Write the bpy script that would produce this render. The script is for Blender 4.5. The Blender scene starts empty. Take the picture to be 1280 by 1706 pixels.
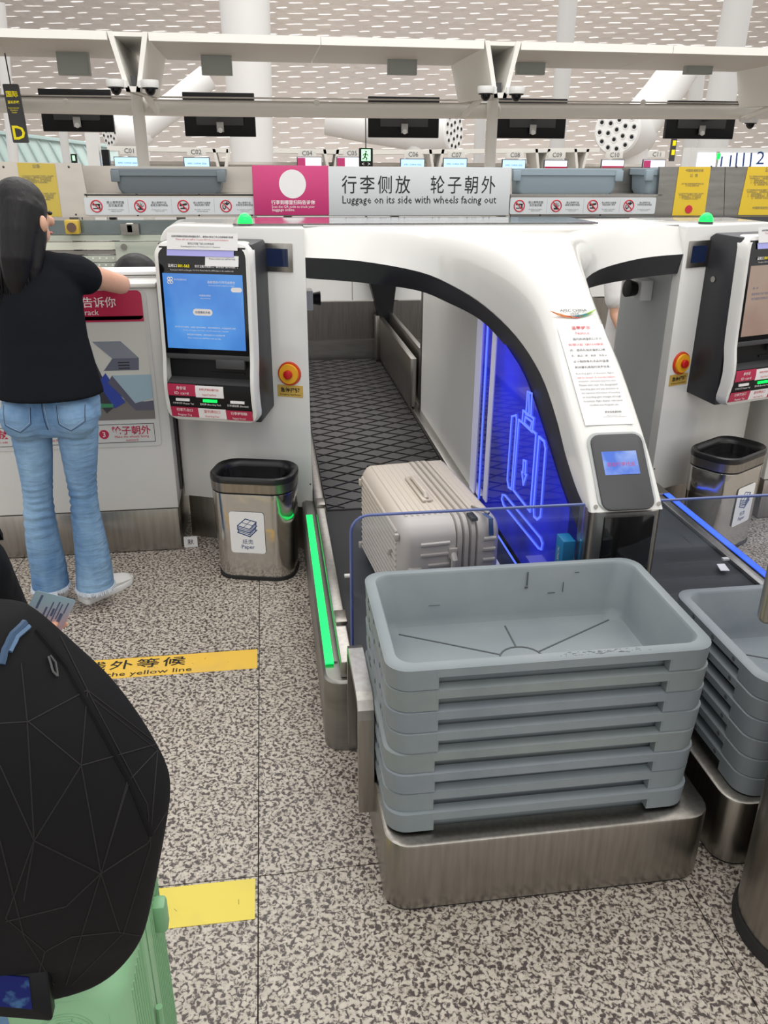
import bpy, bmesh, math, random
from mathutils import Vector, Matrix
from mathutils.bvhtree import BVHTree
random.seed(7)
SC = bpy.context.scene
COL = SC.collection
PI = math.pi

# ------------------------------------------------------------------ camera, world, light, exposure
F = 1360.0; CXP, CYP = 640.0, 853.0; H = 1.62
R3 = Matrix(((0.9904769514923054, -0.049279304639422164, 0.12855721954353336),
             (-0.13757792522478463, -0.38997149120893937, 0.9104913786165795),
             (0.005265268592652819, -0.9195073605896424, -0.39303751827035044)))
cam = bpy.data.cameras.new('camera'); camo = bpy.data.objects.new('camera', cam); COL.objects.link(camo)
cam.sensor_fit = 'HORIZONTAL'; cam.sensor_width = 36.0; cam.lens = F / 1280 * 36.0
cam.clip_start = 0.02; cam.clip_end = 400
m4 = Matrix(((R3[0][0], -R3[0][1], -R3[0][2], 0), (R3[1][0], -R3[1][1], -R3[1][2], 0), (R3[2][0], -R3[2][1], -R3[2][2], H), (0, 0, 0, 1)))
camo.matrix_world = m4
SC.camera = camo

def ray(px, py): return R3 @ Vector((px - CXP, py - CYP, F))
def aty(px, py, Y):
    d = ray(px, py); return d * (Y / d.y) + Vector((0, 0, H))
def atz(px, py, z):
    d = ray(px, py); return d * ((z - H) / d.z) + Vector((0, 0, H))
def atx(px, py, X):
    d = ray(px, py); return d * (X / d.x) + Vector((0, 0, H))

w = bpy.data.worlds.new('hall_daylight'); SC.world = w; w.use_nodes = True
nt = w.node_tree; bg = nt.nodes['Background']
bg.inputs[0].default_value = (1.0, 0.985, 0.96, 1); bg.inputs[1].default_value = 0.90
def area(name, loc, rot, sx, sy, power, col=(1, 1, 1)):
    l = bpy.data.lights.new(name, 'AREA'); l.shape = 'RECTANGLE'; l.size = sx; l.size_y = sy; l.energy = power; l.color = col
    o = bpy.data.objects.new(name, l); o.location = loc; o.rotation_euler = rot; COL.objects.link(o); return o
area('hall_fill', (1.5, 2.0, 9.5), (0, 0, 0), 9, 7, 150, (1.0, 0.985, 0.96))  # unseen area lamp added overhead for soft top light
area('hall_fill', (0.5, -6.0, 8.5), (math.radians(38), 0, 0), 10, 4, 170, (1.0, 0.985, 0.96))  # second unseen lamp, added behind the camera and tilted forward
area('hall_fill', (3.0, 14.0, 12.0), (0, 0, 0), 16, 8, 900, (1.0, 0.98, 0.95))  # added to brighten the far part of the hall
area('hall_fill', (18.0, 48.0, 13.0), (math.radians(100), 0, 0), 60, 10, 14000, (1.0, 0.97, 0.94))  # added lamp turned onto the far vault to lift its tone
area('hall_fill', (2.0, 3.5, 7.0), (math.radians(62), 0, 0), 10, 4, 260, (1.0, 0.98, 0.95))  # added lamp facing the canopy and pipe to brighten their near sides
SC.view_settings.view_transform = 'Standard'; SC.view_settings.look = 'None'
SC.view_settings.gamma = 1; SC.view_settings.use_curve_mapping = False
SC.view_settings.exposure = 0.18

# ------------------------------------------------------------------ materials
MATS = {}
def mat(name, col, rough=0.5, metal=0.0, emis=0.0, ecol=None, coat=0.0, noise=None, bump=None, spec=0.5, stretch=(1, 1, 1)):
    if name in MATS: return MATS[name]
    m = bpy.data.materials.new(name); m.use_nodes = True; n = m.node_tree.nodes; l = m.node_tree.links
    b = n['Principled BSDF']
    b.inputs['Base Color'].default_value = (*col, 1); b.inputs['Roughness'].default_value = rough
    b.inputs['Metallic'].default_value = metal; b.inputs['Coat Weight'].default_value = coat
    b.inputs['Coat Roughness'].default_value = 0.06
    b.inputs['Specular IOR Level'].default_value = spec
    if emis:
        b.inputs['Emission Color'].default_value = (*(ecol or col), 1); b.inputs['Emission Strength'].default_value = emis
    tc = n.new('ShaderNodeTexCoord'); mp = n.new('ShaderNodeMapping'); mp.inputs['Scale'].default_value = stretch
    l.new(tc.outputs['Object'], mp.inputs['Vector'])
    if noise:   # (scale, other colour, low, high)
        t = n.new('ShaderNodeTexNoise'); t.inputs['Scale'].default_value = noise[0]; t.inputs['Detail'].default_value = 5
        l.new(mp.outputs[0], t.inputs['Vector'])
        r = n.new('ShaderNodeMapRange'); r.inputs['From Min'].default_value = noise[2]; r.inputs['From Max'].default_value = noise[3]
        l.new(t.outputs['Fac'], r.inputs['Value'])
        mx = n.new('ShaderNodeMix'); mx.data_type = 'RGBA'; mx.inputs['A'].default_value = (*col, 1); mx.inputs['B'].default_value = (*noise[1], 1)
        l.new(r.outputs[0], mx.inputs['Factor']); l.new(mx.outputs['Result'], b.inputs['Base Color'])
    if bump:    # (scale, strength, distance)
        t2 = n.new('ShaderNodeTexNoise'); t2.inputs['Scale'].default_value = bump[0]; t2.inputs['Detail'].default_value = 4
        l.new(mp.outputs[0], t2.inputs['Vector'])
        bp = n.new('ShaderNodeBump'); bp.inputs['Strength'].default_value = bump[1]; bp.inputs['Distance'].default_value = bump[2]
        l.new(t2.outputs['Fac'], bp.inputs['Height']); l.new(bp.outputs[0], b.inputs['Normal'])
    MATS[name] = m; return m

WHITE = mat('white_gloss_plastic', (0.75, 0.748, 0.72), 0.16, coat=0.6)
WHITE2 = mat('white_panel', (0.74, 0.74, 0.72), 0.35, noise=(3, (0.70, 0.70, 0.675), .4, .7))
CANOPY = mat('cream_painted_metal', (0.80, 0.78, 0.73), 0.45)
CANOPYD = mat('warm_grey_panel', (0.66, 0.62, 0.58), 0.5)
TRIM = mat('charcoal_trim', (0.028, 0.029, 0.034), 0.42)
CHAR = mat('charcoal_plastic', (0.05, 0.05, 0.054), 0.4)
BLACK = mat('black_plastic', (0.008, 0.008, 0.009), 0.4, spec=.25)
GLOSSB = mat('black_glass', (0.004, 0.004, 0.005), 0.06)
RUBBER = mat('black_rubber', (0.012, 0.012, 0.012), 0.7)
STEEL = mat('brushed_steel', (0.36, 0.34, 0.31), 0.30, 1.0, noise=(6, (0.29, 0.27, 0.245), .35, .7), bump=(90, .05, .002), stretch=(14, 14, 1))
STEELH = mat('brushed_steel_sideways', (0.40, 0.385, 0.36), 0.30, 1.0, noise=(5, (0.33, 0.31, 0.29), .35, .7), bump=(90, .05, .002), stretch=(12, 12, 1))
STEELB = mat('polished_bin_steel', (0.56, 0.54, 0.51), 0.14, 1.0, bump=(2.2, .5, .035))
STEELD = mat('dull_steel', (0.33, 0.32, 0.30), 0.38, 1.0, noise=(4, (0.25, 0.24, 0.22), .35, .7), stretch=(1, 1, 6))
STEELL = mat('pale_steel_panel', (0.66, 0.61, 0.54), 0.42, 0.75, noise=(2.5, (0.56, 0.53, 0.49), .35, .7), stretch=(1, 1, 3))
GALV = mat('green_grey_machine_paint', (0.50, 0.54, 0.46), 0.4, 0.3, noise=(5, (0.38, 0.42, 0.37), .35, .65), stretch=(.4, 1, 4))
TRAYM = mat('grey_tray_plastic', (0.235, 0.265, 0.280), 0.48, noise=(7, (0.20, 0.235, 0.255), .35, .7), bump=(60, .12, .002))
TRAYM2 = mat('blue_grey_tray_plastic', (0.232, 0.262, 0.288), 0.48, noise=(7, (0.185, 0.215, 0.245), .35, .7), bump=(60, .12, .002))
TRAYM3 = mat('green_grey_tray_plastic', (0.240, 0.272, 0.275), 0.48, noise=(7, (0.19, 0.222, 0.228), .35, .7), bump=(60, .12, .002))
TRAYB = mat('far_tray_plastic', (0.15, 0.18, 0.20), 0.5)
TRAYBL = mat('far_pale_tray_plastic', (0.27, 0.34, 0.39), 0.5)
SCUFF = mat('dark_scuff', (0.085, 0.095, 0.10), 0.7)
BELT = mat('plain_belt', (0.022, 0.023, 0.026), 0.55, bump=(200, .1, .001))
BELT2 = mat('ribbed_belt_base', (0.045, 0.042, 0.042), 0.5)
RIBM = mat('belt_rib', (0.006, 0.006, 0.006), 0.45)
GREENLED = mat('green_led', (0.0, 0.3, 0.06), 0.4, emis=1.15, ecol=(0.0, 1.0, 0.15))
BLUELED = mat('blue_led', (0.02, 0.05, .6), 0.4, emis=1.5, ecol=(0.03, 0.11, 1.0))
BLUELINE = mat('blue_neon_line', (0.05, 0.1, .6), 0.4, emis=1.0, ecol=(0.13, 0.20, 1.0))
BEACON = mat('green_beacon', (0.0, 0.9, 0.1), 0.25, emis=1.2, ecol=(0.0, 1.0, 0.08))
CREAM = mat('cream_suitcase_shell', (0.56, 0.50, 0.43), 0.38, bump=(150, .05, .001))
CREAM2 = mat('cream_suitcase_trim', (0.50, 0.45, 0.385), 0.32)
MINT = mat('mint_green_shell', (0.26, 0.50, 0.28), 0.4)
MINT2 = mat('mint_green_trim', (0.22, 0.44, 0.24), 0.38)
MAGENTA = mat('magenta_print', (0.56, 0.045, 0.18), 0.35)
CRIMSON = mat('crimson_print', (0.47, 0.022, 0.075), 0.35)
SIGNW = mat('grey_white_sign', (0.60, 0.625, 0.645), 0.35)
PAPER = mat('white_paper', (0.80, 0.80, 0.80), 0.6)
POSTERG = mat('pale_grey_poster', (0.60, 0.61, 0.60), 0.45)
INK = mat('black_ink', (0.012, 0.012, 0.014), 0.6)
INKG = mat('grey_ink', (0.12, 0.12, 0.125), 0.6)
INKR = mat('red_ink', (0.55, 0.02, 0.04), 0.6)
WPRINT = mat('white_print', (0.85, 0.82, 0.82), 0.5)
YELNOTE = mat('yellow_notice', (0.72, 0.50, 0.03), 0.5)
YELNOTED = mat('old_yellow_notice', (0.55, 0.42, 0.07), 0.5)
YELFLOOR = mat('yellow_floor_tape', (0.80, 0.50, 0.07), 0.45, noise=(9, (0.72, 0.46, 0.10), .5, .75))
YELFLOOR2 = mat('lemon_floor_tape', (0.76, 0.62, 0.08), 0.45, noise=(9, (0.70, 0.56, 0.09), .5, .75))
YELBTN = mat('yellow_button_plate', (0.85, 0.42, 0.02), 0.35)
REDBTN = mat('red_button', (0.55, 0.01, 0.015), 0.3)
BRASS = mat('gold_label', (0.68, 0.45, 0.10), 0.4, 0.2)
NAVY = mat('navy_ink', (0.02, 0.06, 0.20), 0.5)
SKIN = mat('skin', (0.72, 0.42, 0.29), 0.5, noise=(8, (0.64, 0.34, 0.23), .4, .7))
HAIR = mat('black_hair', (0.008, 0.007, 0.008), 0.42, spec=.3, bump=(70, .6, .004), stretch=(1, 1, .08))
SHIRT = mat('black_shirt_cloth', (0.008, 0.009, 0.012), 0.9, spec=.12, bump=(14, .35, .012))
WSHIRT = mat('white_shirt_cloth', (0.78, 0.76, 0.76), 0.7, bump=(9, .5, .015))
BAGM = mat('black_backpack_cloth', (0.010, 0.0095, 0.011), 0.75, spec=.15, bump=(10, .3, .01))
BAGL = mat('dark_grey_seam_print', (0.030, 0.028, 0.028), 0.8, spec=.15)
BAGS = mat('black_webbing', (0.007, 0.007, 0.008), 0.8, spec=.15, bump=(300, .3, .001))
SHOE = mat('white_leather', (0.78, 0.77, 0.75), 0.45)
FRAY = mat('frayed_white_thread', (0.62, 0.68, 0.76), 0.8)
SLIT = mat('daylight_slit', (1, 1, 1), 0.5, emis=1.5, ecol=(1.0, 0.98, 0.96))
CEIL = mat('perforated_ceiling_panel', (0.72, 0.67, 0.63), 0.55, noise=(.09, (0.66, 0.62, 0.60), .4, .65), bump=(1.2, .5, .2))
COLW = mat('white_column_paint', (0.78, 0.77, 0.76), 0.5)
LCD = mat('light_screen', (0.75, 0.8, 0.95), 0.3, emis=0.85, ecol=(0.78, 0.84, 1.0))
LCDB = mat('pale_blue_screen', (0.4, 0.65, 0.9), 0.3, emis=0.7, ecol=(0.45, 0.70, 0.95))
EXITG = mat('exit_green_glow', (0.4, 1, 0.5), 0.3, emis=0.8, ecol=(0.45, 1.0, 0.5))
SIGNY = mat('bright_yellow_print', (0.85, 0.70, 0.0), 0.5, emis=0.25, ecol=(1.0, .85, 0))
SENS = mat('cyan_blue_sensor', (0.01, 0.25, 0.50), 0.4)
TEAL = mat('pale_teal_glazing', (0.50, 0.62, 0.60), 0.3)
GREYBOX = mat('grey_green_box', (0.38, 0.41, 0.39), 0.5)
LIGHTGREY = mat('light_grey_panel', (0.46, 0.48, 0.48), 0.4, noise=(2, (0.42, 0.44, 0.44), .4, .7))

def glass(name, tint, alpha, rough=0.02, mixc=None):
    m = bpy.data.materials.new(name); m.use_nodes = True; n = m.node_tree.nodes; l = m.node_tree.links
    n.remove(n['Principled BSDF']); out = n['Material Output']
    tr = n.new('ShaderNodeBsdfTransparent'); tr.inputs[0].default_value = (*tint, 1)
    gl = n.new('ShaderNodeBsdfGlossy'); gl.inputs['Roughness'].default_value = rough; gl.inputs['Color'].default_value = (*(mixc or (1, 1, 1)), 1)
    mx = n.new('ShaderNodeMixShader'); fr = n.new('ShaderNodeFresnel'); fr.inputs[0].default_value = 1.45
    ma = n.new('ShaderNodeMath'); ma.operation = 'MULTIPLY_ADD'; ma.inputs[1].default_value = 1.0; ma.inputs[2].default_value = alpha
    l.new(fr.outputs[0], ma.inputs[0]); l.new(ma.outputs[0], mx.inputs[0]); l.new(tr.outputs[0], mx.inputs[1]); l.new(gl.outputs[0], mx.inputs[2])
    l.new(mx.outputs[0], out.inputs['Surface']); MATS[name] = m; return m
GLASS = glass('clear_glass', (0.93, 0.95, 1.0), 0.01)
GLASSEDGE = mat('blue_glass_edge', (0.10, 0.13, 0.30), 0.1, emis=0.03, ecol=(0.1, 0.15, 0.8))

def blue_panel_mat():
    m = bpy.data.materials.new('blue_lit_panel'); m.use_nodes = True; n = m.node_tree.nodes; l = m.node_tree.links
    b = n['Principled BSDF']; b.inputs['Base Color'].default_value = (0.01, 0.012, 0.10, 1); b.inputs['Roughness'].default_value = 0.07
    b.inputs['Coat Weight'].default_value = 0.5
    tc = n.new('ShaderNodeTexCoord'); t = n.new('ShaderNodeTexNoise'); t.inputs['Scale'].default_value = 2.2; t.inputs['Detail'].default_value = 6
    l.new(tc.outputs['Object'], t.inputs['Vector'])
    sx = n.new('ShaderNodeSeparateXYZ'); l.new(tc.outputs['Object'], sx.inputs[0])
    r = n.new('ShaderNodeMapRange'); r.inputs['From Min'].default_value = 3.4; r.inputs['From Max'].default_value = 2.1
    r.inputs['To Min'].default_value = 0.25; r.inputs['To Max'].default_value = 1.0
    l.new(sx.outputs['Y'], r.inputs['Value'])
    rn = n.new('ShaderNodeMapRange'); rn.inputs['From Min'].default_value = .35; rn.inputs['From Max'].default_value = .72; rn.inputs['To Min'].default_value = .12
    l.new(t.outputs['Fac'], rn.inputs['Value'])
    mu = n.new('ShaderNodeMath'); mu.operation = 'MULTIPLY'; l.new(r.outputs[0], mu.inputs[0]); l.new(rn.outputs[0], mu.inputs[1])
    m2 = n.new('ShaderNodeMath'); m2.operation = 'MULTIPLY'; m2.inputs[1].default_value = 0.72; l.new(mu.outputs[0], m2.inputs[0])
    b.inputs['Emission Color'].default_value = (0.015, 0.03, 1.0, 1); l.new(m2.outputs[0], b.inputs['Emission Strength'])
    return m
BLUEPANEL = blue_panel_mat()

def granite():
    m = bpy.data.materials.new('speckled_granite'); m.use_nodes = True; n = m.node_tree.nodes; l = m.node_tree.links
    b = n['Principled BSDF']; b.inputs['Roughness'].default_value = 0.42
    g = n.new('ShaderNodeNewGeometry')
    mp = n.new('ShaderNodeMapping'); mp.inputs['Rotation'].default_value = (0, 0, .5); l.new(g.outputs['Position'], mp.inputs['Vector'])
    t = n.new('ShaderNodeTexNoise'); t.inputs['Scale'].default_value = 98; t.inputs['Detail'].default_value = 2.2; t.inputs['Roughness'].default_value = .55; t.inputs['Distortion'].default_value = .6
    l.new(mp.outputs[0], t.inputs['Vector'])
    cr = n.new('ShaderNodeValToRGB'); e = cr.color_ramp.elements
    e[0].position = .41; e[0].color = (0.062, 0.048, 0.044, 1); e[1].position = .46; e[1].color = (0.19, 0.155, 0.135, 1)
    x = e.new(.51); x.color = (0.45, 0.405, 0.345, 1); x = e.new(.62); x.color = (0.55, 0.495, 0.425, 1)
    l.new(t.outputs['Fac'], cr.inputs[0])
    t2 = n.new('ShaderNodeTexNoise'); t2.inputs['Scale'].default_value = 26; t2.inputs['Detail'].default_value = 1; l.new(g.outputs['Position'], t2.inputs['Vector'])
    mx = n.new('ShaderNodeMix'); mx.data_type = 'RGBA'; mx.blend_type = 'MULTIPLY'; mx.inputs['Factor'].default_value = .35
    cr2 = n.new('ShaderNodeValToRGB'); cr2.color_ramp.elements[0].position = .35; cr2.color_ramp.elements[0].color = (.62, .58, .55, 1); cr2.color_ramp.elements[1].position = .6
    l.new(t2.outputs['Fac'], cr2.inputs[0]); l.new(cr.outputs[0], mx.inputs['A']); l.new(cr2.outputs[0], mx.inputs['B'])
    l.new(mx.outputs['Result'], b.inputs['Base Color']); return m
GRANITE = granite()

def denim():
    m = bpy.data.materials.new('washed_denim'); m.use_nodes = True; n = m.node_tree.nodes; l = m.node_tree.links
    b = n['Principled BSDF']; b.inputs['Roughness'].default_value = 0.85
    tc = n.new('ShaderNodeTexCoord'); mp = n.new('ShaderNodeMapping'); mp.inputs['Scale'].default_value = (1, 1, .45); l.new(tc.outputs['Object'], mp.inputs[0])
    t = n.new('ShaderNodeTexNoise'); t.inputs['Scale'].default_value = 7; t.inputs['Detail'].default_value = 5; l.new(mp.outputs[0], t.inputs['Vector'])
    cr = n.new('ShaderNodeValToRGB'); e = cr.color_ramp.elements
    e[0].position = .35; e[0].color = (0.085, 0.185, 0.36, 1); e[1].position = .66; e[1].color = (0.25, 0.41, 0.60, 1)
    l.new(t.outputs['Fac'], cr.inputs[0]); l.new(cr.outputs[0], b.inputs['Base Color'])
    mp2 = n.new('ShaderNodeMapping'); mp2.inputs['Scale'].default_value = (1, 1, 3.2); l.new(tc.outputs['Object'], mp2.inputs[0])
    t2 = n.new('ShaderNodeTexNoise'); t2.inputs['Scale'].default_value = 9; t2.inputs['Detail'].default_value = 3; l.new(mp2.outputs[0], t2.inputs['Vector'])
    bp = n.new('ShaderNodeBump'); bp.inputs['Strength'].default_value = .6; bp.inputs['Distance'].default_value = .02
    l.new(t2.outputs['Fac'], bp.inputs['Height']); l.new(bp.outputs[0], b.inputs['Normal']); return m
DENIM = denim()

def screen_mat(name, c1, c2, scale, strength):
    m = bpy.data.materials.new(name); m.use_nodes = True; n = m.node_tree.nodes; l = m.node_tree.links
    b = n['Principled BSDF']; b.inputs['Base Color'].default_value = (0.01, 0.01, 0.01, 1); b.inputs['Roughness'].default_value = 0.12
    tc = n.new('ShaderNodeTexCoord'); t = n.new('ShaderNodeTexNoise'); t.inputs['Scale'].default_value = scale; t.inputs['Detail'].default_value = 3
    l.new(tc.outputs['Object'], t.inputs['Vector'])
    r = n.new('ShaderNodeValToRGB'); r.color_ramp.elements[0].position = .4; r.color_ramp.elements[0].color = (*c1, 1)
    r.color_ramp.elements[1].position = .65; r.color_ramp.elements[1].color = (*c2, 1)
    l.new(t.outputs['Fac'], r.inputs[0]); l.new(r.outputs[0], b.inputs['Emission Color']); b.inputs['Emission Strength'].default_value = strength
    return m
SCRBLUE = screen_mat('blue_touch_screen', (0.06, 0.25, 0.72), (0.10, 0.35, 0.85), 5, .75)
SCRTAN = screen_mat('tan_touch_screen', (0.42, 0.28, 0.22), (0.52, 0.38, 0.30), 4, .6)
SCRSKY = screen_mat('cloudy_blue_screen', (0.08, 0.20, 0.80), (0.35, 0.50, 0.95), 14, .8)
SCRDARK = mat('dark_small_screen', (0.006, 0.012, 0.035), 0.08, emis=0.03, ecol=(.1, .2, .6))

# ------------------------------------------------------------------ mesh helpers
LOC = {}
class MB:
    def __init__(s): s.v = []; s.f = []
    def add(s, vs, fs):
        o = len(s.v); s.v += [Vector(v) for v in vs]; s.f += [tuple(i + o for i in f) for f in fs]; return s
    def box(s, a, b):
        x0, y0, z0 = a; x1, y1, z1 = b
        return s.add([(x0, y0, z0), (x1, y0, z0), (x1, y1, z0), (x0, y1, z0), (x0, y0, z1), (x1, y0, z1), (x1, y1, z1), (x0, y1, z1)],
                     [(0, 3, 2, 1), (4, 5, 6, 7), (0, 1, 5, 4), (1, 2, 6, 5), (2, 3, 7, 6), (3, 0, 4, 7)])
    def hexa(s, q0, q1):           # two quads of corresponding corners
        return s.add(list(q0) + list(q1), [(0, 3, 2, 1), (4, 5, 6, 7), (0, 1, 5, 4), (1, 2, 6, 5), (2, 3, 7, 6), (3, 0, 4, 7)])
    def loft(s, rings, closed=True, cap0=True, cap1=True):
        n = len(rings[0]); vs = [p for r in rings for p in r]; fs = []
        for i in range(len(rings) - 1):
            for j in range(n if closed else n - 1):
                k = (j + 1) % n; fs.append((i * n + j, i * n + k, (i + 1) * n + k, (i + 1) * n + j))
        if cap0: fs.append(tuple(reversed(range(n))))
        if cap1: fs.append(tuple((len(rings) - 1) * n + j for j in range(n)))
        return s.add(vs, fs)
    def tube(s, pts, r, n=10, cap=True):
        pts = [Vector(p) for p in pts]; rs = r if isinstance(r, (list, tuple)) else [r] * len(pts); rings = []
        up = None
        for i, p in enumerate(pts):
            d = (pts[min(i + 1, len(pts) - 1)] - pts[max(i - 1, 0)]).normalized()
            if up is None:
                up = Vector((1, 0, 0)) if abs(d.x) < .75 else Vector((0, 0, 1))
            up = (up - d * up.dot(d)).normalized(); sd = d.cross(up)
            rr = rs[i]; ra, rb = rr if isinstance(rr, (list, tuple)) else (rr, rr)
            rings.append([p + up * (math.cos(2 * PI * k / n) * ra) + sd * (math.sin(2 * PI * k / n) * rb) for k in range(n)])
        return s.loft(rings, True, cap, cap)
    def strip(s, pts, wv, t):      # flat ribbon through pts, width vector wv, thickness vector t
        wv = Vector(wv); t = Vector(t)
        return s.loft([[Vector(p) - wv / 2, Vector(p) + wv / 2, Vector(p) + wv / 2 + t, Vector(p) - wv / 2 + t] for p in pts])
    def disc(s, c, ax, r, t, n=24, r2=None):
        c = Vector(c); ax = Vector(ax).normalized(); u = ax.orthogonal().normalized(); v = ax.cross(u)
        ring = lambda cc, rr: [cc + (u * math.cos(2 * PI * k / n) + v * math.sin(2 * PI * k / n)) * rr for k in range(n)]
        return s.loft([ring(c, r), ring(c + ax * t, r if r2 is None else r2)])
    def dome(s, c, ax, r, h=None, n=20, m=6):
        c = Vector(c); ax = Vector(ax).normalized(); u = ax.orthogonal().normalized(); v = ax.cross(u); h = h or r
        return s.loft([[c + ax * (h * math.sin(a)) + (u * math.cos(2 * PI * k / n) + v * math.sin(2 * PI * k / n)) * (r * math.cos(a) + 1e-4) for k in range(n)]
                       for a in [PI / 2 * i / m for i in range(m + 1)]])
    def ball(s, c, r, n=16, m=10):
        c = Vector(c); r = Vector(r) if not isinstance(r, (int, float)) else Vector((r, r, r))
        return s.loft([[c + Vector((r.x * math.sin(a) * math.cos(2 * PI * k / n), r.y * math.sin(a) * math.sin(2 * PI * k / n), -r.z * math.cos(a))) for k in range(n)]
                       for a in [0.02 + (PI - 0.04) * i / m for i in range(m + 1)]])
    def ringtube(s, c, ax, r, t, n=28, k=6):
        c = Vector(c); ax = Vector(ax).normalized(); u = ax.orthogonal().normalized(); v = ax.cross(u); rings = []
        for i in range(n + 1):
            a = 2 * PI * i / n; d = u * math.cos(a) + v * math.sin(a)
            rings.append([c + d * (r + t * math.cos(2 * PI * j / k)) + ax * (t * math.sin(2 * PI * j / k)) for j in range(k)])
        return s.loft(rings, True, False, False)
    def build(s, name, m, parent=None, bevel=0, seg=2, smooth=None, world=True, kind=None):
        me = bpy.data.meshes.new(name); L = LOC.get(parent.name if parent else None, Vector((0, 0, 0))) if world else Vector((0, 0, 0))
        me.from_pydata([v - L for v in s.v], [], s.f); me.update()
        bm = bmesh.new(); bm.from_mesh(me); bmesh.ops.recalc_face_normals(bm, faces=bm.faces)
        if bevel: bmesh.ops.bevel(bm, geom=list(bm.edges), offset=bevel, segments=seg, affect='EDGES', profile=.5, clamp_overlap=True)
        bm.to_mesh(me); bm.free()
        me.materials.append(m)
        if smooth or (smooth is None and (bevel or len(me.polygons) > 14)):
            me.shade_smooth(); me.set_sharp_from_angle(angle=math.radians(38 if smooth is None or smooth is True else smooth))
        o = bpy.data.objects.new(name, me); COL.objects.link(o)
        if parent: o.parent = parent; LOC[o.name] = L
        if kind: o['kind'] = kind
        return o

def thing(name, label, cat, loc=(0, 0, 0), group=None, kind=None):
    o = bpy.data.objects.new(name, None); COL.objects.link(o); o.location = loc; LOC[o.name] = Vector(loc)
    o.empty_display_size = .05
    if label: o['label'] = label
    if cat: o['category'] = cat
    if group: o['group'] = group
    if kind: o['kind'] = kind
    return o
def tag(o, label, cat, group=None, kind=None):
    o['label'] = label; o['category'] = cat
    if group: o['group'] = group
    if kind: o['kind'] = kind
    return o
def struct(o): o['kind'] = 'structure'; return o
def lab(o, l): o['label'] = l; return o
def copy_tree(o, parent=None):
    c = o.copy(); COL.objects.link(c); c.parent = parent
    LOC[c.name] = LOC.get(o.name, Vector((0, 0, 0)))
    for ch in [x for x in o.children]: copy_tree(ch, c)
    return c
def rrect(cx, cy, w_, h_, r, n=5):     # 2D rounded rectangle
    pts = []
    for sx, sy, a0 in ((1, 1, 0), (-1, 1, 90), (-1, -1, 180), (1, -1, 270)):
        for i in range(n + 1):
            a = math.radians(a0 + 90 * i / n)
            pts.append((cx + sx * (w_ / 2 - r) + r * math.cos(a), cy + sy * (h_ / 2 - r) + r * math.sin(a)))
    return pts
def rprism(mb, cx, cy, w_, h_, r, z0, z1, n=5):
    p = rrect(cx, cy, w_, h_, r, n); return mb.loft([[(x, y, z0) for x, y in p], [(x, y, z1) for x, y in p]])

TXTN = 0
def lettering(parent, s, c, right, up, m, h=None, w_=None, off=0.0012, name='lettering', bold=0, spacing=1, align='CENTER', lift=True):
    """text as a flat mesh, centred at c, right/up are unit vectors in the world"""
    cu = bpy.data.curves.new('text', 'FONT'); cu.body = s; cu.resolution_u = 1 if len(s) > 40 else 2; cu.offset = bold; cu.space_character = spacing
    cu.align_x = align; cu.fill_mode = 'BOTH'
    o = bpy.data.objects.new('text', cu); COL.objects.link(o)
    dg = bpy.context.evaluated_depsgraph_get(); dg.update()
    me = bpy.data.meshes.new_from_object(o.evaluated_get(dg))
    bpy.data.objects.remove(o); bpy.data.curves.remove(cu)
    if len(me.vertices) == 0: return None
    xs = [v.co.x for v in me.vertices]; ys = [v.co.y for v in me.vertices]
    x0, x1, y0, y1 = min(xs), max(xs), min(ys), max(ys)
    sy = (h / (y1 - y0)) if h else (w_ / (x1 - x0)); sx = (w_ / (x1 - x0)) if w_ else sy
    right = Vector(right).normalized(); up = Vector(up).normalized(); nrm = right.cross(up).normalized()
    L = LOC.get(parent.name, Vector((0, 0, 0))) if parent else Vector((0, 0, 0))
    c = Vector(c) + nrm * off - L
    for v in me.vertices:
        v.co = c + right * ((v.co.x - (x0 + x1) / 2) * sx) + up * ((v.co.y - (y0 + y1) / 2) * sy)
    me.materials.clear(); me.materials.append(m); me.name = name
    o = bpy.data.objects.new(name, me); COL.objects.link(o); o.parent = parent; LOC[o.name] = L
    return o
XP = Vector((1, 0, 0)); YP = Vector((0, 1, 0)); ZP = Vector((0, 0, 1))
class Plane:       # a flat face to lay print on: origin at the lower left, unit right and up
    def __init__(s, o, right, up): s.o = Vector(o); s.r = Vector(right).normalized(); s.u = Vector(up).normalized(); s.n = s.r.cross(s.u)
    def p(s, x, y, z=0): return s.o + s.r * x + s.u * y + s.n * z
    def slab(s, mb, x0, y0, x1, y1, z0=0, z1=.002):
        return mb.hexa([s.p(x0, y0, z0), s.p(x1, y0, z0), s.p(x1, y1, z0), s.p(x0, y1, z0)], [s.p(x0, y0, z1), s.p(x1, y0, z1), s.p(x1, y1, z1), s.p(x0, y1, z1)])
    def rslab(s, mb, x0, y0, x1, y1, r, z0=0, z1=.002, n=4):
        pp = rrect((x0 + x1) / 2, (y0 + y1) / 2, x1 - x0, y1 - y0, r, n)
        return mb.loft([[s.p(x, y, z0) for x, y in pp], [s.p(x, y, z1) for x, y in pp]])
    def text(s, parent, t, x, y, m, h=None, w_=None, z=0.0, **k): return lettering(parent, t, s.p(x, y, z), s.r, s.u, m, h, w_, **k)
    def line(s, mb, pts, wd, z0=0, z1=.0015, closed=False):
        P2 = [Vector(p) for p in pts]; n = len(P2)
        segs = [(P2[i], P2[(i + 1) % n]) for i in range(n if closed else n - 1)]
        for a, b in segs:
            d = (b - a).normalized(); q = Vector((-d.y, d.x)) * wd / 2; e = d * wd / 2
            c = [a - e - q, b + e - q, b + e + q, a - e + q]
            mb.hexa([s.p(v.x, v.y, z0) for v in c], [s.p(v.x, v.y, z1) for v in c])
        return mb

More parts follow.
